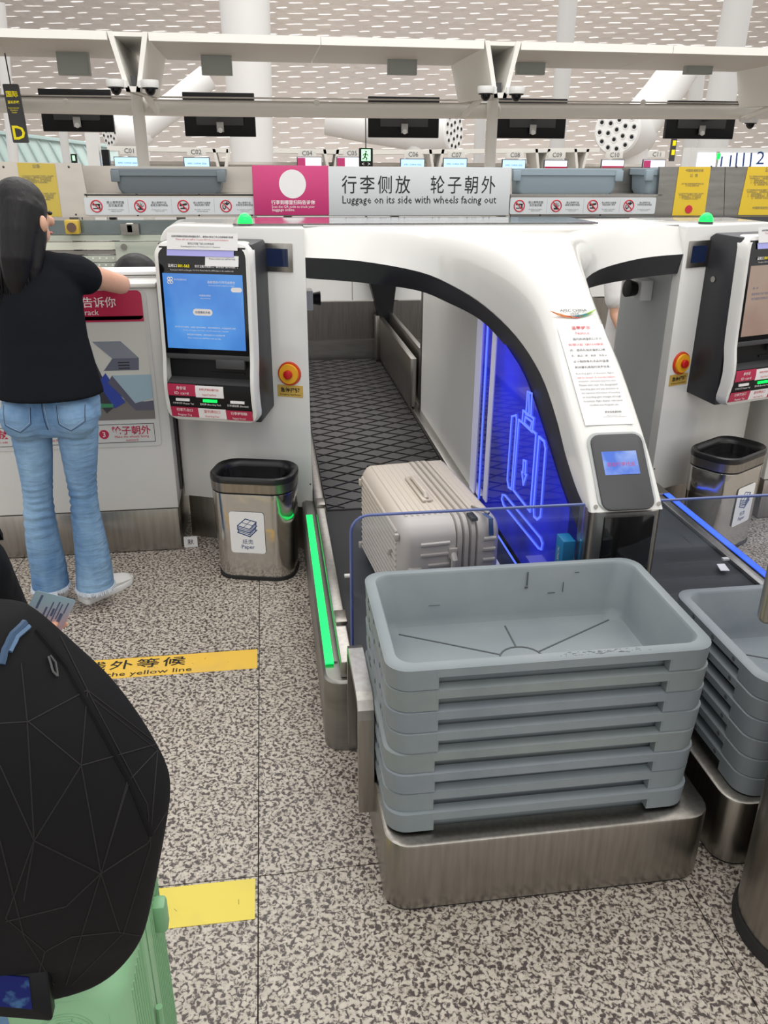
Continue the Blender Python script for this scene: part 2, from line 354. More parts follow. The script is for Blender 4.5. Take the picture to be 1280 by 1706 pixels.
def ellring(c, a, b_, n=24, wob=0): return [Vector((c.x + a * math.cos(2 * PI * k / n), c.y + b_ * math.sin(2 * PI * k / n), c.z + (random.uniform(-wob, wob) if wob else 0))) for k in range(n)]
def blob(name, chains, m, parent, voxel=.008, smooth=6, balls=(), lofts=()):
    mb = MB()
    for lf in lofts: mb.loft([ellring(Vector(c), a, b_, 28) for c, a, b_ in lf])
    for ch in chains:
        pts = [Vector(c[0]) for c in ch]; rs = [c[1] for c in ch]
        # rounded ends
        mb.tube(pts, rs, 14)
        for p, r in ((pts[0], rs[0]), (pts[-1], rs[-1])):
            q = r if isinstance(r, (int, float)) else min(r)
            mb.ball(p, q * .98, 12, 8)
    for c, r in balls: mb.ball(c, r, 20, 14)
    me = bpy.data.meshes.new(name); me.from_pydata(mb.v, [], mb.f); me.update()
    bm = bmesh.new(); bm.from_mesh(me); bmesh.ops.recalc_face_normals(bm, faces=bm.faces); bm.to_mesh(me); bm.free()
    o = bpy.data.objects.new('tmp', me); COL.objects.link(o)
    r = o.modifiers.new('r', 'REMESH'); r.mode = 'VOXEL'; r.voxel_size = voxel; r.adaptivity = 0
    s = o.modifiers.new('s', 'SMOOTH'); s.iterations = smooth; s.factor = .5
    dg = bpy.context.evaluated_depsgraph_get(); dg.update()
    me2 = bpy.data.meshes.new_from_object(o.evaluated_get(dg)); bpy.data.objects.remove(o)
    L = LOC.get(parent.name, Vector((0, 0, 0))) if parent else Vector((0, 0, 0))
    for v in me2.vertices: v.co -= L
    me2.materials.clear(); me2.materials.append(m); me2.shade_smooth(); me2.name = name
    o = bpy.data.objects.new(name, me2); COL.objects.link(o)
    if parent: o.parent = parent; LOC[o.name] = L
    return o

# ------------------------------------------------------------------ floor, ceiling, far columns
floor = MB().box((-60, -4, -.08), (90, 120, -.006)).build('floor', mat('dark_joint', (0.035, 0.03, 0.028), .8)); struct(floor)
TP = 1.035; TX0 = -.0925; TY0 = 1.527
tile_me = None
for i in range(-4, 5):
    for j in range(-2, 6):
        x = TX0 + TP * i; y = TY0 + TP * j
        if tile_me is None:
            o = MB().box((0.0016, 0.0016, -.03), (TP - .0016, TP - .0016, 0)).build('floor_tile', GRANITE, None, smooth=False); tile_me = o.data
        else:
            o = bpy.data.objects.new('floor_tile', tile_me); COL.objects.link(o)
        o.location = (x, y, 0); o.parent = floor
ext = MB().box((-60, 7.74, -.005), (90, 119, -.001)).build('floor_slab', GRANITE, floor)

# far vault with daylight slits
def vault(a): return Vector((0, 66 + 34 * math.cos(a), 20 * math.sin(a) - .3))
rings = []
for i in range(25):
    a = math.radians(92) * i / 24; p = vault(a)
    rings.append([Vector((x, p.y, p.z)) for x in range(-50, 91, 10)])
ceil = MB().loft(rings, False, False, False).build('ceiling', CEIL, None, smooth=True); struct(ceil)
sl = MB()
for i in range(58):
    a = math.radians(1.2 + i * 1.45); p = vault(a); q = vault(a + math.radians(.34)); t = (q - p)
    n_ = Vector((0, -math.cos(a) * 20, -math.sin(a) * 34)).normalized() * .05
    for k in range(53):
        x = -48 + k * 2.6 + (i % 2) * 1.3 + random.uniform(-.15, .15)
        Lh = random.uniform(.45, .95); hh = t * random.uniform(.25, .6)
        sk = random.uniform(.1, .35)
        c = Vector((x, p.y, p.z)) + n_
        sl.add([c + Vector((-Lh, 0, 0)) - hh * .25, c + Vector((-Lh * .6, 0, 0)) - hh * .5, c + Vector((Lh * .6, 0, 0)) - hh * .1 + t * sk, c + Vector((Lh, 0, 0)) + hh * .3 + t * sk,
                c + Vector((Lh * .5, 0, 0)) + hh * .4 + t * sk, c + Vector((-Lh * .5, 0, 0)) + hh * .15], [(0, 1, 2, 3, 4, 5)])
sl.build('light_slits', SLIT, ceil, smooth=False, kind='stuff')
# glazed end wall at the far left, with slanting ribs
cw = thing('curtain_wall', 'pale teal glazed wall with slanting ribs, far left beyond the hall', 'glass wall', (-22, 62, 0))
pan = MB().hexa([(-34, 62, 0), (-9.5, 62, 0), (-9.5, 62, 2.5), (-34, 62, 5.2)], [(-34, 62.2, 0), (-9.5, 62.2, 0), (-9.5, 62.2, 2.5), (-34, 62.2, 5.2)]).build('glazing', TEAL, cw)
rb = MB()
for k in range(34):
    x = -33.5 + k * .72; zt = 2.5 + (-9.5 - x) * .11
    rb.tube([(x, 61.9, 0), (x - 1.2, 61.9, zt)], .06, 5)
rb.tube([(-34, 61.8, 5.2), (-9.5, 61.8, 2.5)], .13, 6)
rb.build('rib', mat('teal_grey_rib', (.36, .47, .46), .4), cw, kind='stuff')

def column(pl, pr, ptop, pbot, Y, label, ztop=None):
    (xa, xb) = pl; (xc, xd) = pr      # pixel left/right at the upper row, and at the lower row
    A = aty(xa, ptop, Y); B = aty(xb, ptop, Y); Cc = aty(xc, pbot, Y); D = aty(xd, pbot, Y)
    r0 = (B.x - A.x) / 2; r1 = (D.x - Cc.x) / 2; c0 = (A + B) / 2; c1 = (Cc + D) / 2
    zt = ztop or c0.z; f = (zt - c1.z) / (c0.z - c1.z)
    ct = c1.lerp(c0, f); rt = r1 + (r0 - r1) * f; g = (0 - c1.z) / (c0.z - c1.z); cb = c1.lerp(c0, g); rbm = r1 + (r0 - r1) * g
    mb = MB(); ring = lambda c, r, z: [(c.x + r * math.cos(2 * PI * k / 32), Y + r * math.sin(2 * PI * k / 32), z) for k in range(32)]
    mb.loft([ring(cb, rbm * 1.25, 0), ring(cb, rbm * 1.25, .3)])
    mb.loft([ring(cb, rbm, .3), ring(ct, rt, zt)])
    t = thing('column', label, 'column', (cb.x, Y, 0), 'white columns of the hall')
    mb.build('shaft', COLW, t)
    return t
column((365, 450), (386, 456), 0, 270, 24, 'widest white column, behind the second pair of monitors', 9)
column((932, 962), (916, 940), 0, 245, 40, 'slim white column behind the second monitor from the right', 13)
column((1209, 1253), (1180, 1225), 0, 160, 34, 'thick white column behind the rightmost monitor', 12)
column((1160, 1182), (1148, 1170), 55, 160, 46, 'short slim white column left of the thick right-hand column', 6.6)
column((797, 818), (790, 808), 55, 235, 50, 'thin white column behind the middle V-shaped canopy bracket', 6.5)
column((-2, 18), (15, 32), 110, 265, 30, 'white column at the left frame edge behind the yellow letter D', 6)
column((97, 112), (105, 118), 215, 270, 40, 'slim white column right of the yellow letter D sign', 3.6)

# ------------------------------------------------------------------ air nozzles (large white drums with holes)
def nozzle(cpx, rpx, Y, yaw, label, branch=None, squash=None):
    c = aty(*cpx, Y); r = rpx * Y / F * 1.02
    t = thing('air_nozzle', label, 'air nozzle', (c.x, Y, 0), 'air nozzles between the counters')
    ax = Vector((math.sin(yaw), -math.cos(yaw), .05)).normalized()
    mb = MB(); bk = -ax
    mb.disc(c, bk, r, .001, 36, r); u = bk.orthogonal().normalized(); v = bk.cross(u)
    rg = lambda cc, rr: [cc + (u * math.cos(2 * PI * k / 36) + v * math.sin(2 * PI * k / 36)) * rr for k in range(36)]
    mb = MB(); mb.loft([rg(c, r * .93), rg(c + bk * r * .08, r), rg(c + bk * r * 1.4, r * 1.02), rg(c + bk * r * 2.4, r * .95), rg(c + bk * r * 3.0, r * .55)])
    mb.tube([c + bk * r * 1.8, c + bk * r * 2.0 + Vector((0, 0, -r * 1.2)), Vector((c.x + bk.x * r * 2, c.y + bk.y * r * 2, 0))], [r * .8, r * .75, r * .7], 20)
    mb.build('drum', COLW, t)
    if branch: MB().tube([c + bk * r * 1.8, c + bk * r * 2.2 + Vector(branch) * .5, c + bk * r * 2.2 + Vector(branch)], [r * .9, r * .85, r * .8], 20).build('branch', COLW, t)
    hb = MB(); hr = MB()
    for (R_, nn, o0) in ((0, 1, 0), (.38, 6, .3), (.74, 12, 0)):
        for k in range(nn):
            a = 2 * PI * k / nn + o0; q = c + (u * math.cos(a) + v * math.sin(a)) * r * R_
            MB().disc(q, ax, r * .075, .012, 10).build('nozzle_hole', BLACK, t); MB().ringtube(q, ax, r * .12, r * .025, 12, 5).build('nozzle_ring', WHITE2, t)
nozzle((1028, 216), 37, 15.5, -.75, 'drum air nozzle with a slanting branch duct, behind the C10 counter', (1.0, 0.3, 1.3))
nozzle((757, 218), 30, 15.5, .85, 'drum air nozzle facing right beside the second post from the left', (-1.6, .3, .25))
nozzle((182, 218), 22, 15.5, -.9, 'drum air nozzle at the far left behind the first monitor', (1.2, .3, .9))

# ------------------------------------------------------------------ far counter row with numbers C01..C11
YF = 13.0
def far_bracket_row():
    t = thing('far_canopy', 'long cream canopy over the far counter row with V-shaped brackets', 'canopy', (2.2, YF, 0))
    for a, b in (((178, 243), (380, 247)), ((456, 247), (600, 250)), ((620, 250), (1000, 246))):
        p = aty(*a, YF); q = aty(*b, YF)
        MB().hexa([(p.x, YF, p.z - .06), (q.x, YF, q.z - .06), (q.x, YF + .9, q.z - .06), (p.x, YF + .9, p.z - .06)],
                  [(p.x, YF, p.z), (q.x, YF, q.z), (q.x, YF + .9, q.z), (p.x, YF + .9, p.z)]).build('canopy_panel', CANOPY, t)
    for x in (368, 552, 728, 905, 1060 - 90):
        p = aty(x, 248, YF)
        for sx in (-1, 1):
            MB().hexa([(p.x + sx * .10 - .02, YF, p.z), (p.x + sx * .10 + .02, YF, p.z), (p.x + sx * .03 + .02, YF, p.z - .36), (p.x + sx * .03 - .02, YF, p.z - .36)],
                      [(p.x + sx * .10 - .02, YF + .5, p.z), (p.x + sx * .10 + .02, YF + .5, p.z), (p.x + sx * .03 + .02, YF + .5, p.z - .36), (p.x + sx * .03 - .02, YF + .5, p.z - .36)]).build('bracket', CANOPY, t)
    return t
far_bracket_row()
pa = aty(150, 268, YF + .3); pb = aty(1110, 262, YF + .3)
fr = thing('far_counter', 'cream rail and counters of the far check-in row', 'counter', ((pa.x + pb.x) / 2, YF + .6, 0))
MB().box((pa.x, YF + .5, 0), (pb.x, YF + 1.1, pa.z - .02)).build('counter_body', COLW, fr)
MB().box((pa.x, YF + .35, pa.z - .04), (pb.x, YF + .5, pa.z)).build('counter_rail', CANOPYD, fr)
NUM = [('C01', 215, 251), ('C02', 327, 253), ('C04', 512, 255), ('C05', 587, 255), ('C06', 689, 257), ('C07', 761, 258), ('C08', 859, 258), ('C09', 929, 258), ('C10', 1025, 258), ('C11', 1095, 257)]
for s, x, y in NUM:
    p = aty(x, y, YF - .15)
    o = MB().box((p.x - .13, YF - .14, p.z - .045), (p.x + .13, YF - .10, p.z + .045)).build('counter_number_plate', CANOPY)
    tag(o, 'small cream plate reading %s over the far counters' % s, 'number plate', 'counter number plates')
    lettering(o, s, (p.x, YF - .145, p.z), XP, ZP, INKG, h=.062)
SCR = [(212, 270, 'b', 'C01'), (328, 271, 'b', 'C02'), (516, 270, 'm', 'C04'), (582, 270, 'm', 'C05'), (688, 273, 'b', 'C06'), (759, 272, 'b', 'C07'), (857, 274, 'b', 'C08'), (927, 275, 'r', 'C09'), (1022, 274, 'r', 'C10'), (1091, 274, 'm', 'C11')]
for x, y, k, nm in SCR:
    p = aty(x, y, YF - .3); ww = .17
    kind = {'b': 'pale blue', 'm': 'magenta and white', 'r': 'white and red'}[k]
    t = thing('counter_display', 'small %s display below number plate %s' % (kind, nm), 'display', (p.x, YF - .3, p.z - .06), 'far counter displays')
    MB().box((p.x - ww - .01, YF - .28, p.z - .11), (p.x + ww + .01, YF - .25, p.z + .07)).build('housing', CHAR, t)
    MB().box((p.x - ww, YF - .285, p.z - .10), (p.x + ww, YF - .281, p.z + .06)).build('screen', LCDB if k == 'b' else LCD, t)
    if k == 'm': MB().box((p.x - ww, YF - .29, p.z - .09), (p.x - ww * .35, YF - .286, p.z + .055)).build('logo_field', MAGENTA, t)
    if k == 'r': MB().box((p.x - ww, YF - .29, p.z - .10), (p.x + ww, YF - .286, p.z - .02)).build('red_band', CRIMSON, t)
    if k == 'b': lettering(t, 'APEC CHINA 2026', (p.x, YF - .286, p.z - .01), XP, ZP, NAVY, w_=.26)
    MB().tube([(p.x, YF - .26, p.z - .1), (p.x, YF + .5, p.z - .14)], .015, 6).build('stand', CHAR, t)

# exit sign
p = aty(610, 262, 11.5); ex = thing('exit_sign', 'dark exit sign with green running figure above the magenta sign', 'exit sign', (p.x, 11.5, p.z))
pe = Plane((p.x - .09, 11.5, p.z - .12), XP, ZP)
b = MB(); pe.rslab(b, 0, 0, .18, .23, .015, -.04, 0); b.build('housing', BLACK, ex)
b = MB(); pe.slab(b, .03, .075, .15, .215, 0, .003); b.build('lit_field', EXITG, ex)
b = MB()
pe.line(b, [(.085, .165), (.075, .125)], .018, .003, .005); pe.line(b, [(.075, .125), (.10, .11), (.095, .085)], .012, .003, .005)
pe.line(b, [(.075, .125), (.06, .105), (.045, .10)], .012, .003, .005); pe.line(b, [(.085, .16), (.11, .15), (.115, .135)], .009, .003, .005)
pe.line(b, [(.085, .16), (.06, .155), (.052, .14)], .009, .003, .005); b.disc(pe.p(.09, .187, .003), pe.n, .012, .002, 12)
b.build('running_figure', INK, ex)
pe.text(ex, '<  >', .09, .04, WPRINT, w_=.11, name='arrows')
MB().tube([(p.x, 11.52, p.z + .11), (p.x, 11.52, p.z + .5)], .008, 6).build('hanger', CHAR, ex); MB().tube([(p.x, 11.52, 0), (p.x, 11.52, p.z - .12)], .012, 6).build('post', CHAR, ex)
p = aty(123, 264, 13.5)
o = MB().box((p.x - .04, 13.5, p.z - .06), (p.x + .04, 13.55, p.z + .06)).build('exit_sign', BLACK); tag(o, 'tiny dark exit sign right of the D column, far left', 'exit sign'); MB().tube([(p.x, 13.53, 0), (p.x, 13.53, p.z - .06)], .01, 6).build('post', CHAR, o)
MB().box((p.x - .018, 13.49, p.z - .03), (p.x + .018, 13.5, p.z + .04)).build('lit_field', EXITG, o)

# yellow D hanging sign
q = aty(26, 205, 8.6); ds = thing('hanging_sign', 'dark hanging sign with a big yellow letter D at upper left', 'sign', (q.x, 8.6, q.z - .3))
pd = Plane(aty(22, 238, 8.6), (aty(42, 238, 8.6) - aty(22, 238, 8.6)), ZP + XP * -.03)
b = MB(); pd.rslab(b, 0, 0, .135, .48, .01, -.03, 0); b.build('board', CHAR, ds)
pd.text(ds, 'D', .067, .085, SIGNY, h=.115, bold=.02)
pd.text(ds, '国际', .067, .40, SIGNY, w_=.10, bold=.02); pd.text(ds, '登机手续', .067, .335, SIGNY, w_=.10, bold=.02)
pd.text(ds, 'International\nCheck-in\nDesks', .06, .27, SIGNY, w_=.09)
pd2 = aty(30, 100, 8.6); MB().tube([pd.p(.07, .48), pd.p(.07, .9)], .006, 6).build('hanger', CHAR, ds)
p = aty(1124, 235, 16); o = MB().box((p.x - .05, 16, p.z - .35), (p.x + .05, 16.04, p.z + .25)).build('hanging_sign', CHAR); tag(o, 'narrow black and yellow sign below the rightmost monitor', 'sign')
for dz in (.08, -.08, -.24): MB().box((p.x - .03, 15.985, p.z + dz), (p.x + .03, 15.998, p.z + dz + .09)).build('yellow_field', SIGNY, o)

# big display board at right
a = aty(1152, 246, 10.6); b2 = aty(1330, 290, 10.6)
bd = thing('display_board', 'big white lit display board with blue strokes at right', 'display', ((a.x + b2.x) / 2, 10.6, 0))
MB().box((a.x, 10.6, 1.15), (b2.x, 10.8, a.z)).build('housing', WHITE2, bd)
MB().box((a.x + .10, 10.59, 1.25), (b2.x - .1, 10.6, a.z - .06)).build('screen', LCD, bd)
mb = MB(); pl = Plane((0, 10.588, 0), XP, ZP)
for x0, y0, x1, y1 in ((1202, 258, 1203, 272), (1224, 252, 1221, 274), (1243, 252, 1240, 274)): pass
for i, x in enumerate((1204, 1219, 1229, 1241, 1253)):
    p0 = aty(x, 262 - i * 2 if i < 2 else 256, 10.58); p1 = aty(x - 2, 276, 10.58)
    pl.line(mb, [(p0.x, p0.z), (p1.x, p1.z)], .022)
mb.build('blue_stroke', NAVY, bd, kind='stuff')
p = aty(1268, 263, 10.58); lettering(bd, '2', (p.x, 10.586, p.z), XP, ZP, NAVY, h=.15, w_=.11)
p = aty(1196, 262, 9.6); o = MB().tube([(p.x, 9.6, 0), (p.x, 9.6, p.z - .1), (p.x, 9.6, p.z + .06)], [.012, .012, .022], 8).build('signal_lamp', WHITE2); tag(o, 'small lamp with a green light in front of the display board', 'lamp')
MB().box((p.x - .02, 9.575, p.z - .02), (p.x + .02, 9.58, p.z + .04)).build('green_light', BEACON, o)
# low perforated housing behind, far left white frame
p = aty(158, 252, 12); o = MB().box((p.x - .1, 12, 0), (p.x + .05, 12.2, p.z + .22)).build('scanner_frame', WHITE2); tag(o, 'white upright frame left of number plate C01', 'frame')
MB().box((p.x + .08, 12, 0.0), (p.x + .17, 12.1, p.z + .02)).build('screen_arm', BLACK, o)

# ------------------------------------------------------------------ near canopy
YN, YB = 7.5, 8.85; ZL, ZT = 2.49, 2.55
panel_edges = [-3.2, -1.42, -1.19]
cn = thing('canopy', 'long cream canopy panels carried over the baggage line', 'canopy', (1.2, 8.2, 0))
bx = [aty(213, 60, YN).x, aty(838, 76, YN).x, aty(1262 + 130, 85, YN).x]
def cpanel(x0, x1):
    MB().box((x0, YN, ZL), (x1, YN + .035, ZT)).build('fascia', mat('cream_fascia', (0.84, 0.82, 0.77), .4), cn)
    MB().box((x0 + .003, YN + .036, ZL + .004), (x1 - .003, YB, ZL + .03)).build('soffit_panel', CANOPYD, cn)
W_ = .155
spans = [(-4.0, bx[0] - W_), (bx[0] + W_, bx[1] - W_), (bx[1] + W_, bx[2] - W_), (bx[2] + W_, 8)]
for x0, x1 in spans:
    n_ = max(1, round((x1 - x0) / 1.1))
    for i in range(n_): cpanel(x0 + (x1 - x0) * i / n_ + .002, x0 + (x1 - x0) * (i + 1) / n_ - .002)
for i, x in enumerate(bx):
    t = thing('canopy_bracket', ['V-shaped cream bracket with two cameras, upper left', 'V-shaped cream bracket with two cameras, middle right', 'V-shaped cream bracket at the right frame edge'][i], 'bracket', (x, YN, 2.1), 'V-shaped canopy brackets')
    zb = 2.13; wt, wb = W_, .055
    for sx in (-1, 1):
        MB().hexa([(x + sx * wt, YN - .01, ZT), (x + sx * (wt - .04), YN - .01, ZT), (x + sx * (wb - .035), YN - .01, zb), (x + sx * wb, YN - .01, zb)],
                  [(x + sx * wt, YB, ZT - .02), (x + sx * (wt - .04), YB, ZT - .02), (x + sx * (wb - .035), YB, zb + .04), (x + sx * wb, YB, zb + .04)]).build('fin', CANOPY, t)
    MB().hexa([(x - wb, YN - .01, zb), (x + wb, YN - .01, zb), (x + wb, YB, zb + .04), (x - wb, YB, zb + .04)],
              [(x - wb, YN - .01, zb + .04), (x + wb, YN - .01, zb + .04), (x + wb, YB, zb + .08), (x - wb, YB, zb + .08)]).build('base_plate', CANOPY, t)
    MB().box((x - wt + .03, YN + .03, ZT - .03), (x + wt - .03, YB, ZT)).build('top_plate', CANOPY, t)
    MB().box((x - .02, YN + .05, zb + .05), (x + .02, YN + .12, zb + .12)).build('junction_box', CHAR, t)
    MB().tube([(x, YN + .6, zb + .06), (x + .02, YB + .05, 2.06)], .03, 8).build('stub', CANOPY, t)
def dome_cam(x, z, Y, label, side):
    t = thing('security_camera', label, 'camera', (x, Y, z), 'dome cameras under the canopy')
    mb = MB().disc((x, Y, z), (0, 0, 1), .07, .055, 20, .072); mb.build('camera_housing', WHITE2, t, bevel=.004)
    MB().disc((x, Y, z - .008), (0, 0, 1), .06, .01, 20).build('collar', BLACK, t)
    MB().dome((x, Y, z - .008), (0, 0, -1), .042, .05).build('dome', GLOSSB, t)
    MB().box((min(x, x - side * .09), Y - .015, z + .0), (max(x, x - side * .09), Y + .015, z + .05)).build('wall_mount', WHITE2, t)
for i, nm in ((0, 'left bracket'), (1, 'middle bracket')):
    dome_cam(bx[i] - .13, 2.16, YN - .02, 'white dome camera on the left side of the %s' % nm.replace('bracket', 'canopy bracket'), -1)
    dome_cam(bx[i] + .135, 2.16, YN - .02, 'white dome camera on the right side of the %s' % nm.replace('bracket', 'canopy bracket'), 1)
p = aty(1251, 205, 8.8); dome_cam(p.x, p.z, 8.8, 'white dome camera hanging under the pipe at far right', 1)
# hanging grey boxes
for x, nm in ((122, 'above the first monitor'), (361, 'above the second monitor'), (671, 'right of centre above the third monitor'), (886, 'above the fourth monitor'), (1167, 'above the rightmost monitor')):
    p = aty(x, 108, 8.4); o = MB().box((p.x - .135, 8.4, p.z - .08), (p.x + .135, 8.47, ZL + .02)).build('grey_box', GREYBOX)
    tag(o, 'flat grey box hanging under the canopy %s' % nm, 'box', 'grey boxes under the canopy')
    MB().box((p.x - .12, 8.395, p.z - .072), (p.x + .12, 8.4, p.z + .07)).build('cover_plate', GREYBOX, o)
# pipe and posts
pz = 2.10; YP_ = 8.95
pp = thing('canopy_pipe', 'long cream horizontal pipe in front of the row of monitors', 'pipe', (1, YP_, pz))
L0 = aty(-40, 173, YP_); L1 = aty(300, 180, YP_); L2 = aty(640, 184, YP_); L3 = aty(1400, 187, YP_)
MB().tube([L0, L1, L2, L3], .072, 20).build('tube', CANOPY, pp)
MB().hexa([(L0.x, YP_ - .05, L0.z + .068), (L3.x, YP_ - .05, L3.z + .068), (L3.x, YP_ + .03, L3.z + .068), (L0.x, YP_ + .03, L0.z + .068)],
          [(L0.x, YP_ - .05, L0.z + .078), (L3.x, YP_ - .05, L3.z + .078), (L3.x, YP_ + .03, L3.z + .078), (L0.x, YP_ + .03, L0.z + .078)]).build('top_rail', CANOPYD, pp)
for x in (110, 528, 1072):
    q = aty(x, 176, YP_ - .08); MB().dome((q.x, YP_ - .07, q.z + .03), (0, -1, 0), .03, .012).build('bolt_cap', CANOPY, pp)
for x, nm in ((232, 'left'), (820, 'right')):
    q = aty(x, 200, 8.85); t = thing('canopy_post', 'cream round post standing under the %s canopy bracket' % ('upper left' if nm == 'left' else 'middle'), 'post', (q.x, 8.85, 0))
    MB().tube([(q.x, 8.85, 0), (q.x, 8.85, 2.24)], .057, 18).build('post', CANOPY, t)
    MB().tube([(q.x, 8.87, 2.1), (q.x + .03, 8.93, 2.12)], .085, 16).build('clamp', CANOPY, t)
# monitors (backs)
MON = [(62, 147, 191, 220, 'leftmost'), (303, 153, 427, 228, 'second from left'), (614, 160, 731, 230, 'middle'), (832, 163, 941, 231, 'second from right'), (1116, 167, 1221, 232, 'rightmost')]
for x0, y0, x1, y1, nm in MON:
    YM = 9.25; a = aty(x0, y0, YM); c_ = aty(x1, y1, YM); zc = (a.z + c_.z) / 2
    t = thing('monitor', 'black wall monitor seen from behind, %s of the five behind the pipe' % nm, 'monitor', ((a.x + c_.x) / 2, YM, zc), 'monitors behind the pipe')
    MB().box((a.x, YM, c_.z), (c_.x, YM + .06, a.z)).build('casing', BLACK, t, bevel=.006)
    MB().box((a.x + .12, YM - .03, c_.z + .10), (c_.x - .12, YM, a.z - .08)).build('rear_cover', CHAR, t, bevel=.006)
    MB().box(((a.x + c_.x) / 2 - .035, YM - .05, c_.z + .04), ((a.x + c_.x) / 2 + .035, YM - .03, c_.z + .13)).build('mount_bracket', STEELD, t)
    MB().disc(((a.x + c_.x) / 2, YM - .05, c_.z + .055), (0, -1, 0), .024, .015, 14).build('knob', WHITE2, t)
    MB().box((c_.x - .17, YM - .006, c_.z + .17), (c_.x - .135, YM, c_.z + .20)).build('socket', STEELD, t)
    MB().tube([((a.x + c_.x) / 2, YM - .04, zc), ((a.x + c_.x) / 2, YP_ + .02, zc)], .02, 6).build('arm', CHAR, t)

# ------------------------------------------------------------------ baggage line partition at Y = 6.2
YS = 6.2
def W(px, py, Y=YS): return aty(px, py, Y)
pr = thing('steel_partition', 'long stainless steel partition behind the check-in row', 'partition', (1, YS, 0))
def spanel(pts, name, m, y0=YS, t=.03, parent=pr, bevel=0):
    q = [aty(x, y, y0) for x, y in pts]; n = len(q)
    mb = MB().loft([q, [v + Vector((0, t, 0)) for v in q]]); return mb.build(name, m, parent)
spanel([(-60, 268), (135, 272), (152, 362), (-60, 362)], 'steel_panel', STEELL)
spanel([(137, 276), (425, 278), (425, 322), (143, 322)], 'back_panel', STEELL, YS + .35)
spanel([(143, 324), (428, 324), (428, 362), (152, 362)], 'lower_panel', STEELL)
spanel([(420, 276), (853, 279), (853, 360), (420, 360)], 'steel_panel', STEELL, YS + .012)
spanel([(851, 281), (1112, 279), (1106, 325), (851, 324)], 'back_panel', STEELD, YS + .35)
spanel([(851, 326), (1098, 327), (1094, 361), (851, 361)], 'lower_panel', STEELD)
spanel([(1100, 278), (1208, 278), (1206, 360), (1094, 360)], 'steel_panel', STEELD)
spanel([(1209, 278), (1400, 277), (1400, 360), (1207, 360)], 'steel_panel', STEELD)
za = W(300, 323).z
MB().box((W(140, 322).x, YS, za - .012), (W(425, 322).x, YS + .36, za)).build('ledge', STEELH, pr)
MB().box((W(851, 325).x, YS, za - .012), (W(1104, 325).x, YS + .36, za)).build('ledge', STEELH, pr)
for x in (5, 114, 1186, 1228, 1250):
    q = W(x, 274); MB().dome((q.x, YS, q.z - .015), (0, -1, 0), .008, .004, 10, 3).build('screw', CHAR, pr)
for x, y in ((127, 360), (230, 361), (332, 361), (228, 326), (332, 326), (420, 361), (900, 361), (1000, 361), (1150, 359)):
    q = W(x, y); MB().dome((q.x, YS, q.z + .01), (0, -1, 0), .007, .004, 10, 3).build('screw', CHAR, pr)
for x in (-40, 120, 300, 480, 660, 840, 1020, 1200, 1340):
    q = W(x, 360); MB().box((q.x - .03, YS + .05, 0), (q.x + .03, YS + .11, q.z + .02)).build('upright', STEELD, pr)

# yellow notices
def notice_y(pts, m, label, lines, stamp=False):
    q = [aty(x, y, YS - .004) for x, y in pts]
    o = MB().loft([q, [v + Vector((0, .003, 0)) for v in q]]).build('yellow_notice', m); tag(o, label, 'notice', 'yellow notices on the partition')
    cx = (q[0].x + q[1].x) / 2; zt = q[0].z; hgt = q[0].z - q[3].z; wd = abs(q[1].x - q[0].x); sh = (q[3].x - q[0].x) / hgt
    for (s, fy, fw) in lines:
        lettering(o, s, (cx + sh * fy * hgt, YS - .005, zt - fy * hgt), XP, ZP, INKG, w_=wd * fw, name='lettering')
    if stamp: MB().disc((cx + sh * .88 * hgt, YS - .006, zt - .87 * hgt), (0, -1, 0), .03, .001, 10).build('red_stamp', INKR, o)
body = '为了您和他人的安全请遵守下列规定，禁止携带\n危险物品进入，请旅客配合工作人员的检查。\n一、易燃易爆物品，二、枪支及管制刀具，\n三、腐蚀性毒害性物品，四、放射性物品，\n五、其他危害飞行安全的物品。'
notice_y([(28, 271), (91, 273), (103, 361), (42, 361)], YELNOTED, 'faded yellow notice on the pale steel panel above the black-shirted woman', [('公告', .06, .2), (body, .30, .85), (body, .62, .85), ('中国民用航空局', .9, .4)])
notice_y([(1132, 278), (1185, 278), (1174, 359), (1120, 359)], YELNOTE, 'yellow notice with a red stamp on the dark steel panel', [('中国民用航空局', .07, .55), ('公  告', .17, .25), ('关于禁止旅客随身携带和托运\n打火机火柴的公告', .36, .7), (body, .60, .8)], True)
notice_y([(1247, 278), (1320, 277), (1306, 358), (1230, 358)], YELNOTE, 'yellow notice cut by the right frame edge, dense text', [('公告', .05, .2), (body, .28, .85), (body, .56, .85), ('中国民用航空局', .85, .4)])

